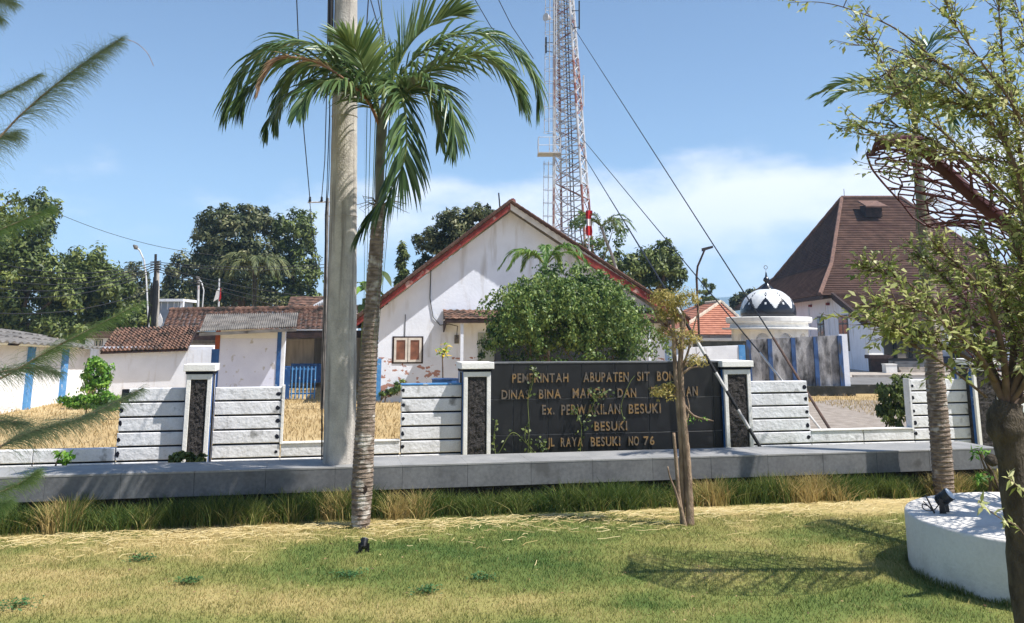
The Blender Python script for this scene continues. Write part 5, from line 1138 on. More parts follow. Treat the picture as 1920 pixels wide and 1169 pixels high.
# guy wires with protective tubes
MAT['tube_w'] = M('guard_tube_white', S(206, 204, 200), S(176, 172, 168), 4, 0.7); MAT['tube_k'] = M('guard_tube_black', S(46, 46, 48), S(34, 34, 36), 4, 0.7); MAT['tube_r'] = M('guard_tube_rust', S(96, 76, 66), S(70, 56, 50), 4, 0.8)
def guy(label, top, xy_t, Yt, xy_b, Yb, cols, rt):
    q0, q1 = P(*xy_t, Yt), P(*xy_b, Yb); r_ = root('guy_wire', label, 'guy wire', q1, 'guy wires of the mast')
    one('tube', [top, q0], 0.021, 5).build('wire', MAT['cable'], r_)
    n = len(cols)
    for k, c in enumerate(cols): one('tube', [q0.lerp(q1, k / n), q0.lerp(q1, (k + 1) / n)], rt, 8).build('guard_tube', c, r_)
W_, K_, R_ = MAT['tube_w'], MAT['tube_k'], MAT['tube_r']
guy('upper guy wire ending in a rusty tube behind the low wall', P(1068, 40, TY), (1450, 634), 25.5, (1562, 815), 21.5, [R_, R_, R_, R_], 0.035)
guy('lower guy wire ending in a pale tube behind the low wall', P(1090, 258, TY), (1425, 662), 25.8, (1546, 815), 22.0, [W_, W_, R_, W_], 0.03)
guy('guy wire ending in a black and white striped tube before the pillar', P(1093, 290, TY), (1262, 565), 18.5, (1426, 840), 18.1, [W_, K_, W_, K_, W_, K_, W_, K_], 0.032)
# street lamp right of the house
sl = root('street_lamp', 'rusty cranked street lamp between the bush and the dome', 'street lamp', V((P(1312, 650, 40).x, 40, 0)))
one('tube', [V((P(1312, 650, 40).x, 40, 0)), P(1306, 520, 40), P(1308, 500, 40), P(1322, 467, 40)], [0.055, 0.05, 0.045, 0.04], 8).build('post', MAT['tube_r'], sl)
g = MB(); a, b = P(1316, 468, 40), P(1336, 463, 39.6); g.hexa([a + V((0, -.08, -.09)), b + V((0, -.12, -.06)), b + V((0, .12, -.06)), a + V((0, .08, -.09)), a + V((0, -.06, .05)), b + V((0, -.08, .04)), b + V((0, .08, .04)), a + V((0, .06, .05))]); g.build('lamp_head', MAT['asbestos'], sl)
# street lamps and pole bundle at the left
def lamp(label, Y, pts, rad, head):
    b = P(pts[0][0], 640, Y); b.z = 0; r_ = root('street_lamp', label, 'street lamp', b, 'street lamps at the left')
    one('tube', [b] + [P(x, y, Y) for x, y in pts], rad, 7).build('post', MAT['steel_w'], r_, smooth=True)
    (x0, y0), (x1, y1) = head; a, c = P(x0, y0, Y), P(x1, y1, Y); m = MB(); m.tube([a, a.lerp(c, .4), c], [0.07, 0.16, 0.05], 8); m.build('lamp_head', MAT['asbestos'], r_, smooth=True)
lamp('slender street lamp with curved arm left of the bundled poles', 58, [(279, 620), (274, 520), (270, 488), (262, 470), (255, 464)], 0.05, ((258, 467), (250, 460)))
lamp('white lamp post with a curved arm left of the hanging flag', 66, [(379, 582), (382, 545), (378, 530), (371, 522)], 0.045, ((374, 525), (367, 519)))
lamp('short thick white lamp post above the long tiled roof', 66, [(371, 582), (372, 540), (372, 532)], 0.09, ((372, 537), (372, 524)))
pbn = root('pole_bundle', 'cluster of dark leaning utility poles above the pantile roof', 'pole', V((P(292, 640, 50).x, 50, 0)))
for pts, rd in ((((292, 640), (292, 477)), 0.09), (((300, 640), (296, 490)), 0.12), (((286, 640), (289, 520)), 0.07), (((268, 640), (292, 505)), 0.055), (((272, 640), (285, 530)), 0.05)):
    a, b = P(*pts[0], 50), P(*pts[1], 50); a.z = 0; one('tube', [a, b], [rd, rd * 0.8], 8).build('pole', MAT['tube_k'] if rd != 0.12 else MAT['concrete'], pbn)
for k in range(4): one('tube', [P(282, 492 + 5 * k, 49.9), P(302, 490 + 5 * k, 49.9)], 0.03, 5).build('crossarm', MAT['tube_k'], pbn)
g = MB(); c_ = P(291, 575, 49.7); g.lathe(c_ - V((0, 0, 1.2)), [(0.06, 0), (0.11, 0.4), (0.13, 1.4), (0.10, 2.4), (0.05, 2.6)], 10); g.build('cable_bundle', MAT['cable'], pbn)
g = MB(); g.prism([P(297, 612, 49.4), P(304, 612, 49.4), P(304, 598, 49.4), P(300, 588, 49.4), P(297, 595, 49.4)], (0, .06, 0)); g.build('notice', MAT['fwhite'], pbn)
f2 = root('flag_pole', 'thin pole with red and white flag left of the dark bushy palm', 'flag', V((P(411, 640, 66).x, 66, 0)))
one('tube', [V((P(411, 640, 66).x, 66, 0)), P(411, 523, 66)], 0.06, 6).build('pole', MAT['steel_w'], f2)
for x0, x1, mt in ((400, 410, 'fwhite'), (410.5, 414, 'fred')):
    g = MB(); g.prism([P(x0, 566, 65.9), P(x1, 560, 65.9), P(x1, 540, 65.9), P(x0 + (x1 - x0) * .6, 546, 65.9)], (0, .05, 0)); g.build('flag_stripe', MAT[mt], f2)
# second pole behind the concrete pole with a crossarm and insulators
sp_ = root('insulator_pole', 'slim steel pole with insulator crossarm behind the concrete pole', 'pole', V((P(612, 640, 34).x, 34, 0)))
one('tube', [V((P(610, 640, 34).x, 34, 0)), P(614, 372, 34)], [0.09, 0.06], 8).build('post', MAT['asbestos'], sp_)
one('tube', [P(577, 380, 34), P(640, 378, 34)], 0.03, 6).build('crossarm', MAT['steel_w'], sp_)
for x_ in (581, 603): m = MB(); c_ = P(x_, 379, 34); m.lathe(c_, [(0.05, 0), (0.06, 0.06), (0.03, 0.08), (0.06, 0.11), (0.03, 0.14), (0.05, 0.17), (0.02, 0.2)], 10); m.build('insulator', MAT['cable'], sp_)
cable([P(581, 372, 34), P(570, 250, 31), P(560, 90, 28), P(555, -30, 26)], 0.018, 'thin wire rising from the left insulator to the top edge')
cable([P(603, 372, 34), P(609, 300, 30), P(613, 150, 24), P(616, -30, 20)], 0.016, 'thin wire rising from the right insulator beside the pole')
cable([P(593, 500, 33.8), P(583, 400, 33.8), P(581, 380, 33.8)], 0.014, 'loose wire end hanging below the left insulator')
ct = polec(9.6)
cable([P(692, -20, 16), P(686, 70, 15.6), P(676, 110, 15.3)], 0.012, 'short wire right of the pole top, nearest the pole')
cable([P(692, -10, 18), P(712, 60, 17.4), P(724, 110, 17)], 0.012, 'thin slanting wire running down behind the spear leaf')
cable([P(705, -20, 18), P(720, 60, 17.4), P(728, 120, 17)], 0.012, 'thin wire right of the upright spear leaf')
cable([P(885, -10, 30), P(920, 50, 31), P(990, 130, 34)], 0.015, 'thin wire crossing behind the upper right fronds')
cable([P(930, -10, 30), P(960, 50, 33), P(1000, 110, 36)], 0.015, 'thin wire just left of the mast top')
LB = [P(292, 492 + 4 * k, 49.8) for k in range(5)]
for k in range(5):
    cable([LB[k], P(-60, 478 + 18 * k, 40)], 0.022, ('topmost', 'second highest', 'third highest', 'fourth highest', 'lowest')[k] + ' wire running left from the bundled poles', sag=0.7)
    cable([LB[k], P(620, (495, 501, 560, 580, 592)[k], 60)], 0.022, ('topmost', 'second highest', 'third highest', 'fourth highest', 'lowest')[k] + ' wire running right from the bundled poles', sag=0.25)
cable([P(100, 397, 55), P(420, 480, 60)], 0.016, 'thin wire crossing the sky at the left', sag=0.5)
cable([P(-40, 585, 40), P(280, 545, 50)], 0.025, 'sagging dark wire in front of the left trees', sag=0.5)

# ------------------------------------------------------------------ bushes and weeds behind and at the wall
def bush(name, label, Y, lobes_px, nleaf, Ln, mat, seed, wr=0.5, cat='bush', clump=0.3, droop=0.4, stems=5, thick=0.8, inner=0.4, per=30, group=None):
    k = ppm(Y); xs = [l[0] for l in lobes_px]; base = P(sum(xs) / len(xs), 640, Y); base.z = 0
    r_ = root(name, label, cat, base, group); lobes = []
    for lb in lobes_px:
        c = P(lb[0], lb[1], Y + (lb[4] if len(lb) > 4 else 0)); lobes.append((c, (lb[2] / k, min(lb[2], lb[3]) / k * thick, lb[3] / k)))
    crown(r_, lobes, nleaf, Ln, Ln * wr, mat, seed, clump, inner, droop, 'foliage', per)
    q = random.Random(seed); m = MB()
    for j in range(stems):
        c, rr_ = q.choice(lobes); b = base + V((q.uniform(-.15, .15) * len(lobes), q.uniform(-.1, .1), -.03)); e = c + V((q.uniform(-1, 1) * rr_[0] * .6, 0, q.uniform(0, .6) * rr_[2]))
        m.tube([b, b.lerp(e, .5) + V((q.uniform(-.1, .1), 0, .1)), e], [0.03, 0.02, 0.008], 5)
    m.build('stems', MAT['bark2'], r_); return r_
bb = bush('climbing_bush', 'large overgrown climbing bush covering the house front above the sign', 31, [(1030, 600, 95, 75), (1120, 600, 90, 75), (965, 630, 65, 55), (1060, 545, 88, 54), (1110, 555, 70, 50), (1150, 590, 52, 70), (935, 645, 36, 42), (1090, 600, 120, 80), (1010, 610, 90, 70), (1080, 660, 130, 60), (995, 565, 45, 45), (1180, 640, 36, 60)], 25000, 0.135, MAT['vine'], 51, 0.55, 'bush', 0.21, 0.5, 9, 0.75, 0.45, 48)
q = np.random.default_rng(52); Pn = []; 
for k in range(110):                                           # shoots hanging over the front and sticking out
    x = q.uniform(945, 1190); y = 520 + ((x - 1060) / 150) ** 2 * 65 + q.uniform(0, 75); p = np.array(P(x, y, 29.6 + q.uniform(-.4, .3))[:]); d = np.array([q.normal(0, .3) + (x - 1060) / 500, -0.45, q.uniform(0.1, 0.6)])
    for j in range(int(q.integers(14, 34))): d = d + np.array([0, 0.02, -0.09]); d = d / np.linalg.norm(d); p = p + d * 0.055; Pn += [p + q.normal(0, 0.05, 3) for _ in range(3)]
Pn = np.array(Pn); Pn = Pn[Pn[:, 2] > 0.1]; n = len(Pn); N_ = nrm(q.normal(0, 0.5, (n, 3)) + np.array([0.2, -0.6, 0.5])); D_ = nrm(q.normal(0, 0.6, (n, 3)) + np.array([0, 0, -0.8]))
leaf_obj('hanging_shoots', Pn, D_, N_, q.uniform(.08, .15, n), q.uniform(.05, .08, n), np.clip(q.normal(.62, .22, n), 0, 1), MAT['vine'], bb)
bush('shrub', 'rounded bright green shrub between the white sheds', 34, [(180, 700, 27, 30), (178, 725, 30, 24), (182, 685, 20, 16)], 2600, 0.13, MAT['bright'], 53, 0.6, 'shrub')
bush('ground_creeper', 'spreading green creeper at the foot of the left shed', 30, [(150, 752, 46, 13), (205, 748, 32, 12), (175, 762, 60, 10)], 2600, 0.12, MAT['bright'], 54, 0.5, 'plant', stems=2)
bush('shrub', 'glossy green shrub by the gravel drive behind the low wall', 20.6, [(1672, 735, 28, 34), (1685, 770, 36, 36), (1660, 775, 22, 28), (1690, 715, 20, 22)], 1700, 0.13, MAT['green'], 55, 0.38, 'shrub', 0.3, 1.0)
bush('weed', 'yellowish weeds at the foot of the house wall', 37.2, [(735, 735, 14, 12), (750, 728, 10, 16), (722, 740, 10, 8)], 600, 0.13, MAT['vine'], 56, 0.5, 'plant', stems=3)
bush('weed', 'bright leafy weed in front of the low wall at the left', 15.75, [(118, 856, 20, 14), (128, 862, 14, 10)], 110, 0.09, MAT['bright'], 57, 0.5, 'plant', stems=3, per=8)
bush('weed', 'dark leafy weed at the foot of the leftmost pillar', 15.95, [(345, 855, 26, 9), (365, 862, 22, 8), (330, 862, 14, 7)], 200, 0.11, MAT['green'], 58, 0.7, 'plant', stems=3, per=10)
bush('weed', 'sapling weed at the left of the foreground trunk by the bench', 15.2, [(1835, 850, 14, 14), (1850, 895, 26, 12)], 100, 0.10, MAT['bright'], 66, 0.35, 'plant', stems=3, per=10)
# yellow leaved sapling and blue pot by the house
sa = root('sapling', 'slim sapling with yellowing top leaves by the blue tub', 'plant', V((P(832, 720, 34).x, 34, 0)))
one('tube', [V((P(832, 720, 34).x, 34, 0)), P(830, 690, 34), P(829, 660, 34)], [0.03, 0.025, 0.015], 6).build('stem', MAT['bark2'], sa)
q = np.random.default_rng(8); n = 34; D_ = nrm(np.stack([q.normal(0.3, 1, n), q.normal(0, 1, n), q.normal(-0.2, .5, n)], 1)); 
leaf_obj('leaves', np.array(P(832, 656, 34)[:]) + q.normal(0, 0.1, (n, 3)), D_, np.tile([0, -.3, 1.0], (n, 1)), q.uniform(.2, .36, n), q.uniform(.07, .12, n), np.where(q.random(n) < .4, .95, .5), LEAF('yellow_leaf', S(90, 130, 50), S(150, 180, 80), S(236, 200, 70), .3), sa)
m = MB(); c_ = P(836, 712, 33.5); m.lathe((c_.x, c_.y, 0), [(0.42, 0.0), (0.50, 1.05), (0.53, 1.1), (0.48, 1.1)], 18); m.build('tub', MAT['blue'], None, 'blue tub behind the wall below the sapling', 'tub')
# vines climbing the black sign
vn = root('vine', 'green vines climbing over the black granite sign', 'vine', FENCE.w(fs(1000), 0.16, 0))
q = np.random.default_rng(60); Pn = []; m = MB()
def vine(pts, dens, spread, wl=1):
    pts = [FENCE.p(x, y, 0.17) for x, y in pts]; c = catmull(pts, 30); m.tube(c, 0.006, 4)
    for p in c:
        for _ in range(q.poisson(dens * 0.6)): Pn.append(np.array((p + FENCE.N * q.uniform(0, .06))[:]) + q.normal(0, spread, 3) * np.array([1, .3, 1]))
vine([(930, 860), (926, 820), (930, 790)], 1.6, .05); vine([(935, 850), (960, 812), (985, 830), (1000, 850)], .5, .05)
vine([(990, 850), (992, 800), (990, 745), (1000, 700), (992, 692)], .45, .05); vine([(1000, 845), (985, 825), (985, 800)], 1.0, .06); vine([(1015, 850), (1018, 835), (1010, 825)], 1.6, .05)
vine([(1088, 850), (1090, 800), (1082, 775), (1075, 760)], 1.6, .05); vine([(1090, 800), (1108, 770), (1120, 745), (1145, 730)], 1.8, .055); vine([(1115, 750), (1105, 730)], .8, .05)
vine([(1170, 790), (1165, 760), (1180, 720), (1190, 705)], .35, .04); vine([(992, 745), (998, 720), (1003, 700), (997, 690)], 1.0, .045)
m.build('stems', MAT['rachis'], vn); Pn = np.array(Pn); n = len(Pn)
leaf_obj('leaves', Pn, nrm(q.normal(0, 1, (n, 3)) + np.array([0, 0, -.5])), nrm(q.normal(0, .4, (n, 3)) + np.array([.3, -1, .5])), q.uniform(.05, .09, n), q.uniform(.035, .06, n), np.clip(q.normal(.5, .25, n), 0, 1), MAT['green'], vn)
# fallen leaves
n = 420; q = np.random.default_rng(17); x = q.uniform(-7, 8, n); y = q.uniform(8.2, 14.2, n); k = not_planter(x, y); x, y = x[k], y[k]; n = len(x)
o = leaf_obj('fallen_leaves', np.stack([x, y, q.uniform(.025, .05, n)], 1), np.stack([q.normal(0, 1, n), q.normal(0, 1, n), q.normal(0, .2, n)], 1), np.stack([q.normal(0, .4, n), q.normal(0, .4, n), np.ones(n)], 1), q.uniform(.02, .06, n), q.uniform(.012, .03, n), q.random(n), LEAF('fallen_leaf', S(84, 62, 44), S(134, 108, 74), S(190, 170, 120), .1))
tag(o, 'small fallen dry leaves scattered over the lawn', 'leaves', kind='stuff')
n = 3800; a_ = q.uniform(0, 2 * np.pi, n); rr_ = PLR + np.abs(q.normal(.015, .03, n)); h = q.uniform(.03, .10, n) * (0.5 + vnoise(a_ * 6, a_ * 0 + 3))
C = np.zeros((n, 3, 3)); H = np.zeros_like(C); bx_, by_ = PLC.x + np.cos(a_) * rr_, PLC.y + np.sin(a_) * rr_; lx, ly = q.normal(0, .3, n), q.normal(0, .3, n)
for j, t in enumerate((0, .6, 1.0)): C[:, j] = np.stack([bx_ + lx * h * t * t + np.cos(a_) * .01 * t, by_ + ly * h * t * t + np.sin(a_) * .01 * t, h * t], 1); H[:, j] = np.stack([np.sin(a_), -np.cos(a_), 0 * a_], 1) * (.004, .003, .0004)[j]
o = ribbon_obj('edge_grass', C, H, np.clip(q.normal(.25, .2, n), 0, 1), bl_m); tag(o, 'longer unmown grass round the foot of the white plinth', 'grass', kind='stuff')
# flat broad-leaved weeds in the lawn
for (x, y, rx, lab) in ((264, 1052, 26, 'dark green weed patch in the left part of the lawn'), (355, 1095, 22, 'small green weed patch left of the lawn light'), (655, 1082, 30, 'dark weed patch below the lawn spotlight'), (30, 1140, 34, 'leafy weed at the bottom left corner of the lawn'), (905, 1088, 26, 'dark weed patch in the middle of the lawn'), (800, 1112, 26, 'brownish weed patch at the bottom centre of the lawn')):
    g = G(x, y); r_ = root('lawn_weed', lab, 'plant', g, 'weeds in the lawn'); n = 130; q = np.random.default_rng(int(x))
    w_ = rx / ppm(g.y); Pn = np.array(g[:]) + np.stack([q.normal(0, w_ * .5, n), q.normal(0, w_ * .45, n), q.uniform(.015, .055, n)], 1)
    leaf_obj('leaves', Pn, nrm(np.stack([q.normal(0, 1, n), q.normal(0, 1, n), q.uniform(0, .5, n)], 1)), nrm(np.stack([q.normal(0, .3, n), q.normal(0, .3, n), np.ones(n)], 1)), q.uniform(.03, .06, n), q.uniform(.015, .03, n), q.random(n), LEAF('weed_leaf', S(40, 78, 40), S(66, 104, 58), S(92, 124, 70), .2) if 'weed_leaf' not in bpy.data.materials else bpy.data.materials['weed_leaf'], r_)

# ------------------------------------------------------------------ white round planter, spotlights, leaf sculpture
m = MB(); MAT['plinth'] = M('plinth_render', S(218, 214, 207), S(204, 200, 194), 2.0, 0.8, 0.3, 26, stain=S(180, 176, 168), sscale=1.6, slo=0.56, shi=0.78, fine=0.05)
m.lathe(PLC, [(PLR - .01, -.04), (PLR, 0.02), (PLR, 0.60), (PLR - .012, 0.625), (PLR - .03, 0.63), (0.3, 0.632)], 120); pln = m.build('round_planter', MAT['plinth'], None, 'low white round plinth at the right edge of the lawn', 'plinth')
for p_ in pln.data.polygons: p_.use_smooth = abs(p_.normal.z) < 0.5
def spotlight(base, aim, label, mat_lens, stake=True, sc=1.0):
    r_ = root('spotlight', label, 'spotlight', base, 'black garden spotlights'); c = base + V((0, 0, 0.15 * sc)); aim = V(aim).normalized()
    a = c - aim * 0.075 * sc; b = c + aim * 0.095 * sc
    m = MB(); m.tube([a - aim * .012 * sc, a, a + aim * .02 * sc, c, b - aim * .02 * sc, b], [0.03 * sc, 0.055 * sc, 0.062 * sc, 0.066 * sc, 0.074 * sc, 0.074 * sc], 18); m.build('housing', MAT['black'], r_, smooth=False)
    for k in range(4): 
        p = a + aim * (0.02 + 0.022 * k) * sc; one('tube', [p, p + aim * .006 * sc], 0.073 * sc, 18).build('cooling_fin', MAT['black'], r_)
    one('tube', [b + aim * .001, b + aim * 0.006 * sc], [0.066 * sc, 0.064 * sc], 18).build('lens', mat_lens, r_)
    sd = aim.cross(V((0, 0, 1))).normalized()
    for s_ in (-1, 1):
        m = MB(); m.prism([c + sd * s_ * .07 * sc + V((.02 * sc, 0, .01)), c + sd * s_ * .07 * sc + V((-.025 * sc, 0, .01)), base + sd * s_ * .05 * sc + V((-.035 * sc, 0, 0)), base + sd * s_ * .05 * sc + V((.04 * sc, 0, 0))], sd * s_ * .012); m.build('bracket_leg', MAT['black'], r_)
    return r_
MAT['lens'] = M('frosted_lens', S(190, 198, 206), S(176, 184, 192), 20, 0.25, spec=0.6)
bsp = G(1771, 962, 0.632); sp1 = spotlight(bsp, (0.55, -0.5, 0.6), 'black spotlight standing on the white round plinth', MAT['lens'], sc=1.05)
m = MB(); c_ = bsp + V((-.16, -.03, 0.003)); m.tube([c_ + V((.03, 0, 0)), c_ + V((-.06, 0, .2))], [0.012, 0.008], 6); m.tube([c_ + V((.03, 0, .01)), c_ + V((-.09, 0, .13))], [0.01, 0.006], 6); m.build('stake', MAT['black'], sp1)
one('tube', catmull([bsp + V((-.05, 0, .1)), bsp + V((-.14, -.02, .03)), bsp + V((-.24, 0, .04)), bsp + V((-.25, 0, .1)), bsp + V((-.2, 0, .08))], 16), 0.007, 5).build('flex', MAT['black'], sp1)
b2 = G(682, 1036); sp2 = spotlight(b2, (0.05, 0.55, 0.8), 'black spotlight on the grass at the foot of the main palm', MAT['lens'], sc=0.66)
one('tube', catmull([b2 + V((.0, -.06, .09)), b2 + V((-.01, -.12, .10)), b2 + V((-.05, -.12, .03)), b2 + V((-.09, -.05, .01))], 12), 0.009, 5).build('flex', MAT['black'], sp2)

MAT['maroon'] = M('maroon_steel', S(82, 42, 44), S(66, 34, 36), 4, 0.6, spec=0.3)
sc_ = root('leaf_sculpture', 'sculpture of big maroon leaves made of open net metal on the plinth', 'sculpture', PLC + V((0, 0, 0.63)))
def net_leaf(rib, half, seed, cell=0.11, curl=0.25, start=0.3):
    """a metal leaf: tapering midrib, side veins, rim and irregular net of bars between"""
    q = np.random.default_rng(seed); N_ = 60; c = catmull(rib, N_); T = [(c[min(i + 1, N_ - 1)] - c[max(i - 1, 0)]).normalized() for i in range(N_)]
    side0 = half[1]; ln = sum((c[i + 1] - c[i]).length for i in range(N_ - 1))
    def sidev(i): s_ = V(side0); return (s_ - T[i] * s_.dot(T[i])).normalized()
    def width(t): return 0.0 if t < start else half[0] * max(0.0, math.sin(math.pi * ((t - start) / (1 - start)) ** 0.8)) ** 0.75
    def pt(t, u):
        f = min(max(t, 0), 1) * (N_ - 1); i = min(int(f), N_ - 2); p = c[i].lerp(c[i + 1], f - i); s_ = sidev(i); n_ = s_.cross(T[i]); w = width(t)
        return p + s_ * w * u + T[i] * (0.25 * w * abs(u)) + n_ * (-curl * w * u * u)
    rb = one('tube', c, [0.115 * (1 - 0.5 * i / N_) for i in range(N_)], 10).build('midrib', MAT['maroon'], sc_, smooth=True)
    m = MB(); r1 = 0.011
    for sg_ in (-1, 1): m.tube([pt(t, sg_) for t in np.linspace(start, 0.995, 44)], 0.014, 5)
    m.build('rim', MAT['maroon'], rb)
    nv = 9; mv = MB()
    for sg_ in (-1, 1):
        for k in range(nv): t0 = start + 0.06 + (0.86 - start) * k / nv; mv.tube([pt(t0 + 0.10 * u, sg_ * u) for u in np.linspace(0.02, 0.99, 8)], [0.022 - 0.013 * u for u in np.linspace(0, 1, 8)], 5)
    mv.build('side_veins', MAT['maroon'], rb)
    # jittered honeycomb in (t, u), linked by bars
    mn = MB(); rows = int(ln * (1 - start) / (cell * 0.95)); cols_ = int(2 * half[0] / (cell * 0.8)); pos = {}
    def key(r, k):
        if (r, k) not in pos:
            pos[(r, k)] = (start + (1 - start) * ((r + (0.33 if (r + k) % 2 else 0)) / rows) + q.normal(0, .006), (k / cols_ * 2 - 1) + q.normal(0, .03))
        return pos[(r, k)]
    def ok(a): return start + .01 < a[0] < .985 and -1 < a[1] < 1
    for r in range(rows + 1):
        for k in range(cols_ + 1):
            a = key(r, k)
            nb_ = [key(r, k + 1)] + ([key(r + 1, k)] if (r + k) % 2 else [])
            for b in nb_:
                if ok(a) and ok(b) and width(a[0]) > .12:
                    A_, B_ = pt(*a), pt(*b)
                    if (A_ - B_).length < cell * 3: mn.tube([A_, B_], 0.0105, 4, False)
    tag(mn.build('net', MAT['maroon'], rb), kind='stuff')
tip = V((4.2, 10.2, 4.87))
net_leaf([V((6.3, 10.95, .60)), V((6.28, 10.85, 1.6)), V((6.1, 10.75, 2.8)), P(1915, 452, 10.55), P(1842, 385, 10.45), P(1760, 308, 10.33), P(1705, 263, 10.25), tip], (0.98, (0, 1, 0)), 1)
net_leaf([V((6.5, 11.1, .60)), V((6.6, 11.5, 1.6)), V((6.7, 12.2, 2.6)), V((6.75, 12.9, 3.2)), V((6.7, 13.5, 3.45))], (0.8, (1, 0, 0)), 2)
net_leaf([V((6.6, 10.9, .60)), V((6.95, 10.8, 1.5)), V((7.15, 10.7, 2.6)), V((7.2, 10.65, 3.8)), V((7.1, 10.6, 4.8))], (1.45, (0.15, 1, 0)), 3, start=0.06)
net_leaf([V((6.4, 10.8, .60)), V((6.5, 10.6, 1.8)), V((6.9, 10.3, 3.2)), V((7.4, 10.0, 4.2)), V((7.9, 9.6, 4.7))], (1.0, (0.5, 0.8, 0)), 4)

# ------------------------------------------------------------------ thin multi-stemmed tree before the sign
tY = G(1283, 985).y
def Tt(x, y, d=0): return P(x, y, tY + d)
tt_ = root('small_tree', 'thin pale multi-stemmed tree with sparse yellowing tufts before the sign', 'tree', G(1283, 985))
MAT['palebark'] = M('pale_bark', S(164, 142, 120), S(122, 102, 86), 8, 0.9, 0.8, 50, stretch=(2, 2, 0.5))
m = MB()
m.tube(catmull([Tt(1294, 988), Tt(1292, 930), Tt(1288, 860), Tt(1283, 800), Tt(1278, 740), Tt(1276, 680), Tt(1279, 620), Tt(1276, 590)], 60), [(0.062 - 0.0005 * i) * (1 + .06 * math.sin(i * 1.7)) for i in range(60)], 12)
m.tube(catmull([Tt(1280, 990, .05), Tt(1279, 900, .04), Tt(1276, 820, .03), Tt(1270, 740), Tt(1264, 660), Tt(1262, 600)], 40), [(0.04 - 0.0003 * i) * (1 + .07 * math.sin(i * 1.3)) for i in range(40)], 10)
m.tube(catmull([Tt(1285, 990, -.05), Tt(1274, 940, -.05), Tt(1268, 870, -.05), Tt(1263, 812, -.05)], 24), [0.034 - 0.0005 * i for i in range(24)], 10)
m.tube(catmull([Tt(1276, 955, -.08), Tt(1266, 920, -.08), Tt(1256, 895, -.08), Tt(1252, 875, -.1)], 12), [0.02 - .001 * i for i in range(12)], 6)
for pts in ([(1283, 800), (1292, 770), (1288, 740)], [(1276, 700), (1290, 660), (1302, 610), (1312, 575)], [(1270, 740), (1250, 742), (1232, 735), (1224, 728)], [(1276, 660), (1258, 620), (1240, 580)], [(1278, 640), (1284, 600), (1268, 560)], [(1277, 690), (1300, 672), (1312, 660)], [(1283, 760), (1300, 780), (1330, 788), (1338, 790)], [(1270, 640), (1235, 600), (1225, 575)], [(1280, 700), (1296, 690), (1318, 688)]):
    m.tube(catmull([Tt(x, y) for x, y in pts], 10), [0.024 - 0.0022 * i for i in range(10)], 6)
m.build('trunk', MAT['palebark'], tt_, smooth=True)
MAT['yellowing'] = LEAF('yellowing_leaf', S(102, 114, 58), S(164, 148, 80), S(206, 188, 118), .35)
def Lb(x, y, rx, ry): k = ppm(tY); return (Tt(x, y), (rx / k, rx / k, ry / k))
crown(tt_, [Lb(1258, 565, 40, 24), Lb(1256, 592, 30, 20), Lb(1240, 560, 24, 18), Lb(1288, 560, 24, 20), Lb(1272, 600, 16, 14)], 2300, 0.055, 0.016, MAT['yellowing'], 71, .38, .25, .3, 'top_foliage', 14)
crown(tt_, [Lb(1272, 630, 38, 17), Lb(1298, 638, 20, 12), Lb(1242, 622, 18, 12), Lb(1280, 650, 22, 10)], 800, 0.052, 0.017, MAT['yellowing'], 72, .4, .2, .3, 'foliage_tuft', 12)
crown(tt_, [Lb(1243, 738, 26, 19), Lb(1258, 728, 16, 12)], 480, 0.05, 0.02, MAT['yellowing'], 73, .35, .2, .3, 'foliage_tuft', 12)
crown(tt_, [Lb(1304, 678, 26, 14)], 300, 0.052, 0.015, MAT['yellowing'], 74, .35, .2, .3, 'foliage_tuft', 10)
crown(tt_, [Lb(1292, 790, 14, 16), Lb(1318, 786, 14, 5)], 46, 0.045, 0.02, MAT['bright'], 75, .35, .2, .3, 'foliage_tuft', 6)
n = 60; q = np.random.default_rng(3); tb_ = np.array(G(1285, 986)[:]); g2 = nrm(np.stack([q.normal(0, .8, n), q.normal(0, .8, n), np.ones(n)], 1))
# ------------------------------------------------------------------ forked foreground tree at the right
fY = 5.6
def Ft(x, y, d=0): return P(x, y, fY + d)
ft = root('variegated_tree', 'forked tree with pale green leaves in the right foreground', 'tree', V((Ft(1925, 900).x, fY, 0)))
MAT['fbark'] = M('foreground_bark', S(92, 83, 70), S(66, 59, 50), 12, 0.9, 0.9, 60, stretch=(1.5, 1.5, .7), stain=S(62, 54, 46), sscale=9, slo=.58, shi=.66)
m = MB()
m.tube(catmull([V((Ft(1930, 900).x, fY, -.05)), Ft(1924, 1100), Ft(1914, 1000), Ft(1902, 900), Ft(1892, 830), Ft(1886, 790), Ft(1890, 755)], 50), [0.088 - 0.0003 * i + (0.034 * math.exp(-((i - 39) / 7.0) ** 2)) + .003 * math.sin(i * .9) for i in range(50)], 24)
m.v = [p + (p - V((Ft(1900, 850).x, fY, p.z))).normalized() * (0.022 * (float(fbm(np.array(p.x * 14 + p.y * 9), np.array(p.z * 9), 4)) - 0.5)) for p in m.v]
kn = Ft(1862, 868, -.09); m.tube([kn + V((0, .03, .02)), kn, kn - V((.01, .015, .005))], [.035, .028, .01], 8)
m.build('trunk', MAT['fbark'], ft, smooth=True)
MAT['fleaf'] = LEAF('variegated_leaf', S(104, 122, 62), S(162, 170, 98), S(216, 214, 158), .42, .45, .3)
MAT['fbranch'] = M('foreground_twig', S(116, 98, 82), S(88, 74, 62), 12, .9)
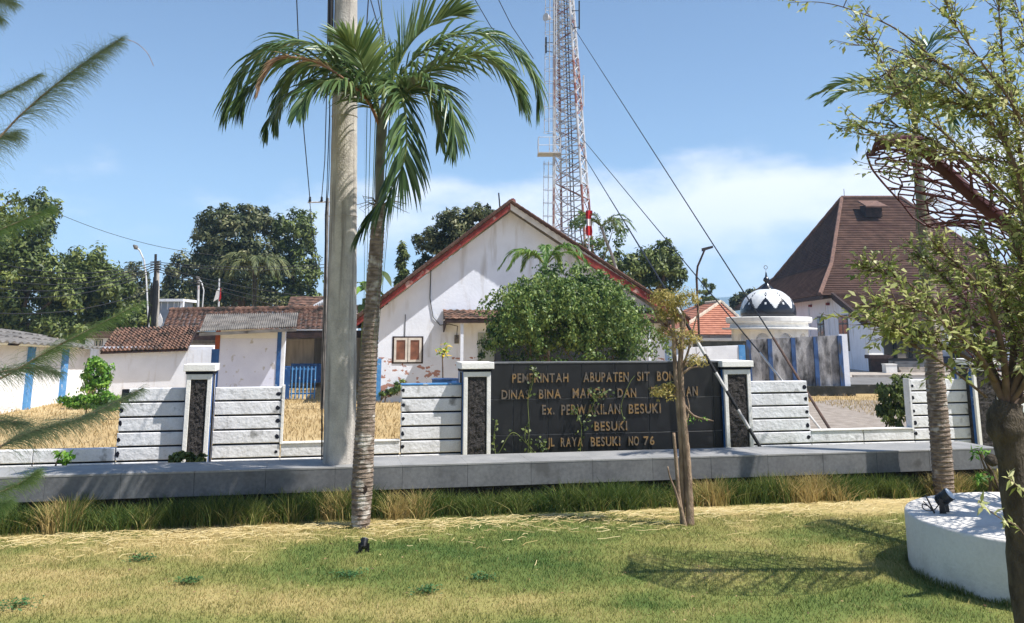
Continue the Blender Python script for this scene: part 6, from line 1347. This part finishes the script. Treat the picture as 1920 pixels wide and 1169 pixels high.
limbs = [  # (points in photo pixels with depth), start radius
 ([(1886, 760, 0), (1850, 690, 0), (1800, 620, .05), (1740, 560, .1), (1680, 520, .1), (1630, 505, .1)], .032),
 ([(1886, 760, 0), (1856, 680, .1), (1820, 590, .2), (1780, 530, .3), (1720, 480, .3)], .03),
 ([(1888, 760, 0), (1880, 660, -.1), (1850, 560, -.2), (1800, 500, -.3), (1760, 470, -.3)], .028),
 ([(1890, 757, 0), (1900, 640, .1), (1880, 540, .1), (1850, 470, .2)], .03),
 ([(1892, 757, 0), (1925, 650, -.1), (1930, 540, -.2), (1900, 460, -.2)], .03),
 ([(1850, 690, 0), (1790, 660, -.1), (1740, 635, -.2), (1690, 625, -.3), (1660, 600, -.3)], .016),
 ([(1870, 720, 0), (1830, 660, -.2), (1760, 600, -.4), (1700, 570, -.5), (1640, 575, -.5)], .018),
 ([(1850, 745, -.1), (1780, 690, -.2), (1700, 640, -.2), (1640, 610, -.2), (1575, 592, -.2)], .010),
 ([(1900, 640, .1), (1940, 600, .3), (1900, 560, .3), (1860, 520, .4)], .02),
 ([(1960, 700, 0), (1935, 500, .1), (1905, 350, .2), (1870, 220, .2), (1800, 140, .2), (1720, 110, .2), (1640, 150, .2)], .03),
 ([(1940, 560, 0), (1925, 400, -.2), (1890, 280, -.3), (1820, 190, -.3), (1740, 150, -.3), (1660, 190, -.3)], .026),
 ([(1950, 500, .1), (1920, 330, .1), (1900, 200, 0), (1880, 100, 0), (1870, -20, 0)], .024),
 ([(1950, 420, .1), (1900, 330, .2), (1800, 290, .3), (1720, 250, .3), (1640, 230, .3), (1590, 240, .3)], .018),
 ([(1930, 420, -.1), (1860, 340, -.1), (1770, 250, -.1), (1700, 190, -.1), (1650, 110, -.1), (1620, 50, 0)], .018),
 ([(1860, 230, .2), (1760, 120, .2), (1680, 55, .2), (1600, 20, .2), (1540, 5, .2), (1480, 5, .2)], .010),
 ([(1880, 260, 0), (1760, 150, 0), (1680, 95, .1), (1610, 85, .1), (1560, 75, .1)], .008),
 ([(1850, 300, 0), (1770, 300, 0), (1700, 320, 0), (1640, 305, 0)], .006),
 ([(1920, 330, .1), (1860, 300, .2), (1760, 285, .1), (1690, 275, .1), (1620, 240, 0)], .012),
 ([(1940, 300, -.3), (1900, 200, -.4), (1850, 130, -.4), (1800, 60, -.4), (1770, 0, -.4)], .016),
 ([(1950, 250, .2), (1930, 150, .2), (1920, 60, .2), (1900, -10, .2)], .016),
 ([(1960, 350, -.2), (1940, 250, -.3), (1880, 190, -.3), (1830, 200, -.3), (1770, 190, -.3)], .014),
]
dense = [1.0, 1.0, 1.0, 1.0, 1.0, .9, .9, .35, 1.0, .9, .95, .8, .9, .85, .22, .18, .10, .6, .7, .7, .9]
q = np.random.default_rng(91); LP_, LD_, LN_ = [], [], []; mt_ = MB()
for (pts, r0), dn in zip(limbs, dense):
    if pts[0][0] >= 1920: pts = [(1891, 762, 0), (1930, 690 if pts[0][1] < 660 else 740, pts[0][2] * .5)] + [(1958, 0.5 * (690 + pts[0][1]), pts[0][2])] * (pts[0][1] < 480) + pts; r0 = max(r0, .016); dn *= 1.75
    c = catmull([Ft(*p) for p in pts], 36); br = one('tube', c, [r0 * .85 * (1 - .82 * i / 35) for i in range(36)], 8).build('branch', MAT['fbranch'], ft, smooth=True)
    for i in range(7, 36):
        for _ in range(q.poisson(2.5 * dn)):
            f = i / 35; p = c[i]; t = (c[min(i + 1, 35)] - c[i - 1]).normalized()
            d = (t * q.uniform(.2, 1.0) + V((q.normal(-.15, .6), q.normal(0, .55), q.normal(.15, .55)))).normalized(); L_ = q.uniform(.10, .26) * (1.15 - .4 * f)
            tw_ = [p + d * L_ * s_ + V((0, 0, .03 * s_ * s_)) for s_ in (0, .35, .7, 1)]; mt_.tube(tw_, [.0035, .003, .002, .001], 4, False)
            for s_ in np.linspace(.25, 1.05, int(q.integers(5, 10))):
                b = p + d * L_ * s_; ld = (d * .7 + V((q.normal(0, .7), q.normal(0, .7), q.normal(-.1, .5)))).normalized(); LP_.append(b[:]); LD_.append(ld[:]); LN_.append((q.normal(.1, .55), q.normal(-.25, .5), q.normal(.8, .3)))
        if q.random() < .9 * min(1, dn * 2): b = c[i]; LP_.append(b[:]); LD_.append((q.normal(0, 1), q.normal(0, 1), q.normal(-.3, .4))); LN_.append((0, -.3, .8))
mt_.build('twigs', MAT['fbranch'], ft)
LP_ = np.array(LP_); n = len(LP_); s_ = q.uniform(.5, 1.35, n)
leaf_obj('leaves', LP_, np.array(LD_), np.array(LN_), 0.050 * s_, .0205 * s_, np.clip(q.normal(.5, .27, n), 0, 1), MAT['fleaf'], ft, .18)
# low shoot of the same tree before the plinth
m = MB(); c = catmull([Ft(1925, 1010, -.1), Ft(1905, 985, -.12), Ft(1880, 975, -.14), Ft(1845, 950, -.15), Ft(1835, 938, -.15)], 14); m.tube(c, .003, 4); c2 = catmull([Ft(1930, 930, -.1), Ft(1905, 910, -.1), Ft(1890, 895, -.1)], 8); m.tube(c2, .003, 4); m.build('low_shoot', MAT['fbranch'], ft)
bs = np.array([p[:] for p in c[2:] + c2] * 2); n = len(bs); leaf_obj('shoot_leaves', bs, nrm(q.normal(0, 1, (n, 3)) + np.array([-.3, 0, 0])), nrm(q.normal(0, .4, (n, 3)) + np.array([0, -.5, .8])), q.uniform(.05, .085, n), q.uniform(.016, .026, n), np.clip(q.normal(.7, .2, n), 0, 1), MAT['fleaf'], ft)

# ------------------------------------------------------------------ casuarina with feathery twigs at the left
cY = 4.6
def Ct(x, y, d=0): return P(x, y, cY + d)
ca = root('casuarina_tree', 'casuarina with feathery drooping needles at the left edge', 'tree', V((-3.4, cY, 0)))
one('tube', [V((-3.4, cY, -.05)), V((-3.38, cY, 2.5)), V((-3.3, cY, 5.5))], [.12, .1, .05], 10).build('trunk', MAT['bark2'], ca)
MAT['needle'] = LEAF('casuarina_needle', S(72, 96, 76), S(116, 134, 102), S(160, 168, 128), .3, .6, .2); MAT['needle_b'] = LEAF('casuarina_young', S(74, 108, 62), S(116, 142, 84), S(166, 180, 120), .35, .6, .2)
q = np.random.default_rng(33)
def feather(pts, n0, ln, spread, mat, r0=.008, start=.1, droop=.9, vb=.5):
    c = np.array([p[:] for p in catmull([Ct(*p) for p in pts], 60)]); T = nrm(np.gradient(c, axis=0)); cs = []; hs = []; n = int(n0 * 1.5)
    for k in range(n):
        t = start + (1 - start) * q.random() ** .9; i = min(int(t * 59), 58); b = c[i]; d = T[i] * 1.0 + q.normal(0, spread, 3) ; d /= np.linalg.norm(d); L_ = ln * q.uniform(.5, 1.2) * (1 - .72 * t ** 2.2); p = b.copy(); cc = []; hh = []
        for j in range(6):
            cc.append(p.copy()); hh.append(np.array([.4, .0, .9]) * .0008 * (1 - .1 * j)); d = d + np.array([0, 0, -.09 * droop * (j + .5)]); d /= np.linalg.norm(d); p = p + d * L_ / 5
        cs.append(cc); hs.append(hh)
    o = ribbon_obj('needles', np.array(cs), np.array(hs), np.clip(q.normal(vb, .2, n), 0, 1), MAT[mat], ca); tag(o, kind='stuff')
    one('tube', [V(p) for p in c], [r0 * (1 - .8 * i / 59) for i in range(60)], 6).build('branch', MAT['palebark'], o)
feather([(-260, 420, 0), (-60, 310, 0), (40, 215, 0), (110, 155, 0), (170, 110, 0), (228, 72, 0)], 1100, .22, .5, 'needle', start=.35)
one('tube', catmull([Ct(222, 74), Ct(250, 78), Ct(275, 98), Ct(288, 124)], 10), .0016, 4).build('bare_tip', MAT['palebark'], ca)
feather([(-260, 300, 0), (-80, 220, .1), (10, 175, .1), (75, 140, .1)], 500, .16, .4, 'needle', start=.4)
feather([(-260, 60, 0), (-120, 10, 0), (-30, -5, 0), (25, 5, 0)], 420, .22, .5, 'needle', start=.45)
feather([(-260, 130, 0), (-120, 60, 0), (-40, 30, 0), (0, 35, 0)], 260, .2, .5, 'needle', start=.5)
feather([(-260, 420, 0), (-120, 330, 0), (-30, 270, 0), (30, 250, .05)], 420, .26, .5, 'needle', start=.4)
feather([(-260, 860, 0), (-80, 750, 0), (20, 700, 0), (97, 655, 0), (180, 612, 0), (270, 565, 0)], 620, .18, .42, 'needle_b', start=.4, vb=.45)
feather([(-260, 960, 0), (-80, 890, 0), (0, 838, 0), (60, 810, 0), (162, 780, 0), (268, 728, 0)], 1000, .20, .42, 'needle', start=.4)
feather([(-260, 760, 0), (-100, 720, 0), (-10, 700, 0), (60, 690, 0), (110, 700, 0)], 420, .2, .5, 'needle', start=.4)
feather([(-260, 860, 0), (-100, 800, .1), (-10, 790, .1), (50, 795, .1)], 420, .2, .55, 'needle', start=.4)
feather([(-260, 1020, 0), (-120, 960, -.1), (-30, 935, -.1), (40, 905, -.1), (70, 885, -.1)], 600, .15, .6, 'needle_b', start=.35, vb=.55)
feather([(-260, 1000, 0), (-120, 985, -.2), (-40, 960, -.2), (20, 940, -.2)], 600, .16, .7, 'needle_b', start=.4, vb=.45)
feather([(-260, 560, 0), (-110, 480, 0), (-20, 440, 0), (50, 410, 0), (95, 390, 0)], 420, .18, .45, 'needle_b', start=.4, vb=.4)
# bright leaves of a nearer branch at the left edge
nb = root('broadleaf_branch', 'bright green leafy branch reaching in at the left edge', 'branch', P(-60, 430, 20))
k = ppm(20); crown(nb, [(P(10, 375, 20), (.45, .4, .25)), (P(30, 400, 20), (.35, .3, .25)), (P(-10, 430, 20), (.6, .4, .6)), (P(-20, 690, 20), (.4, .3, .3)), (P(15, 520, 20), (.3, .3, .2))], 700, .11, .045, MAT['green'], 81, .35, .2, .6, 'leaves', 16)
m = MB(); m.tube([P(-200, 560, 20), P(-80, 450, 20), P(20, 378, 20)], [.05, .03, .01], 6); m.tube([P(-200, 560, 20), P(-60, 620, 20), P(-10, 690, 20)], [.04, .02, .01], 6); m.build('limb', MAT['bark2'], nb)
print('objects', len(bpy.data.objects), 'tris approx', sum(len(o.data.loops) - 2 * len(o.data.polygons) for o in bpy.data.objects if o.type == 'MESH'))
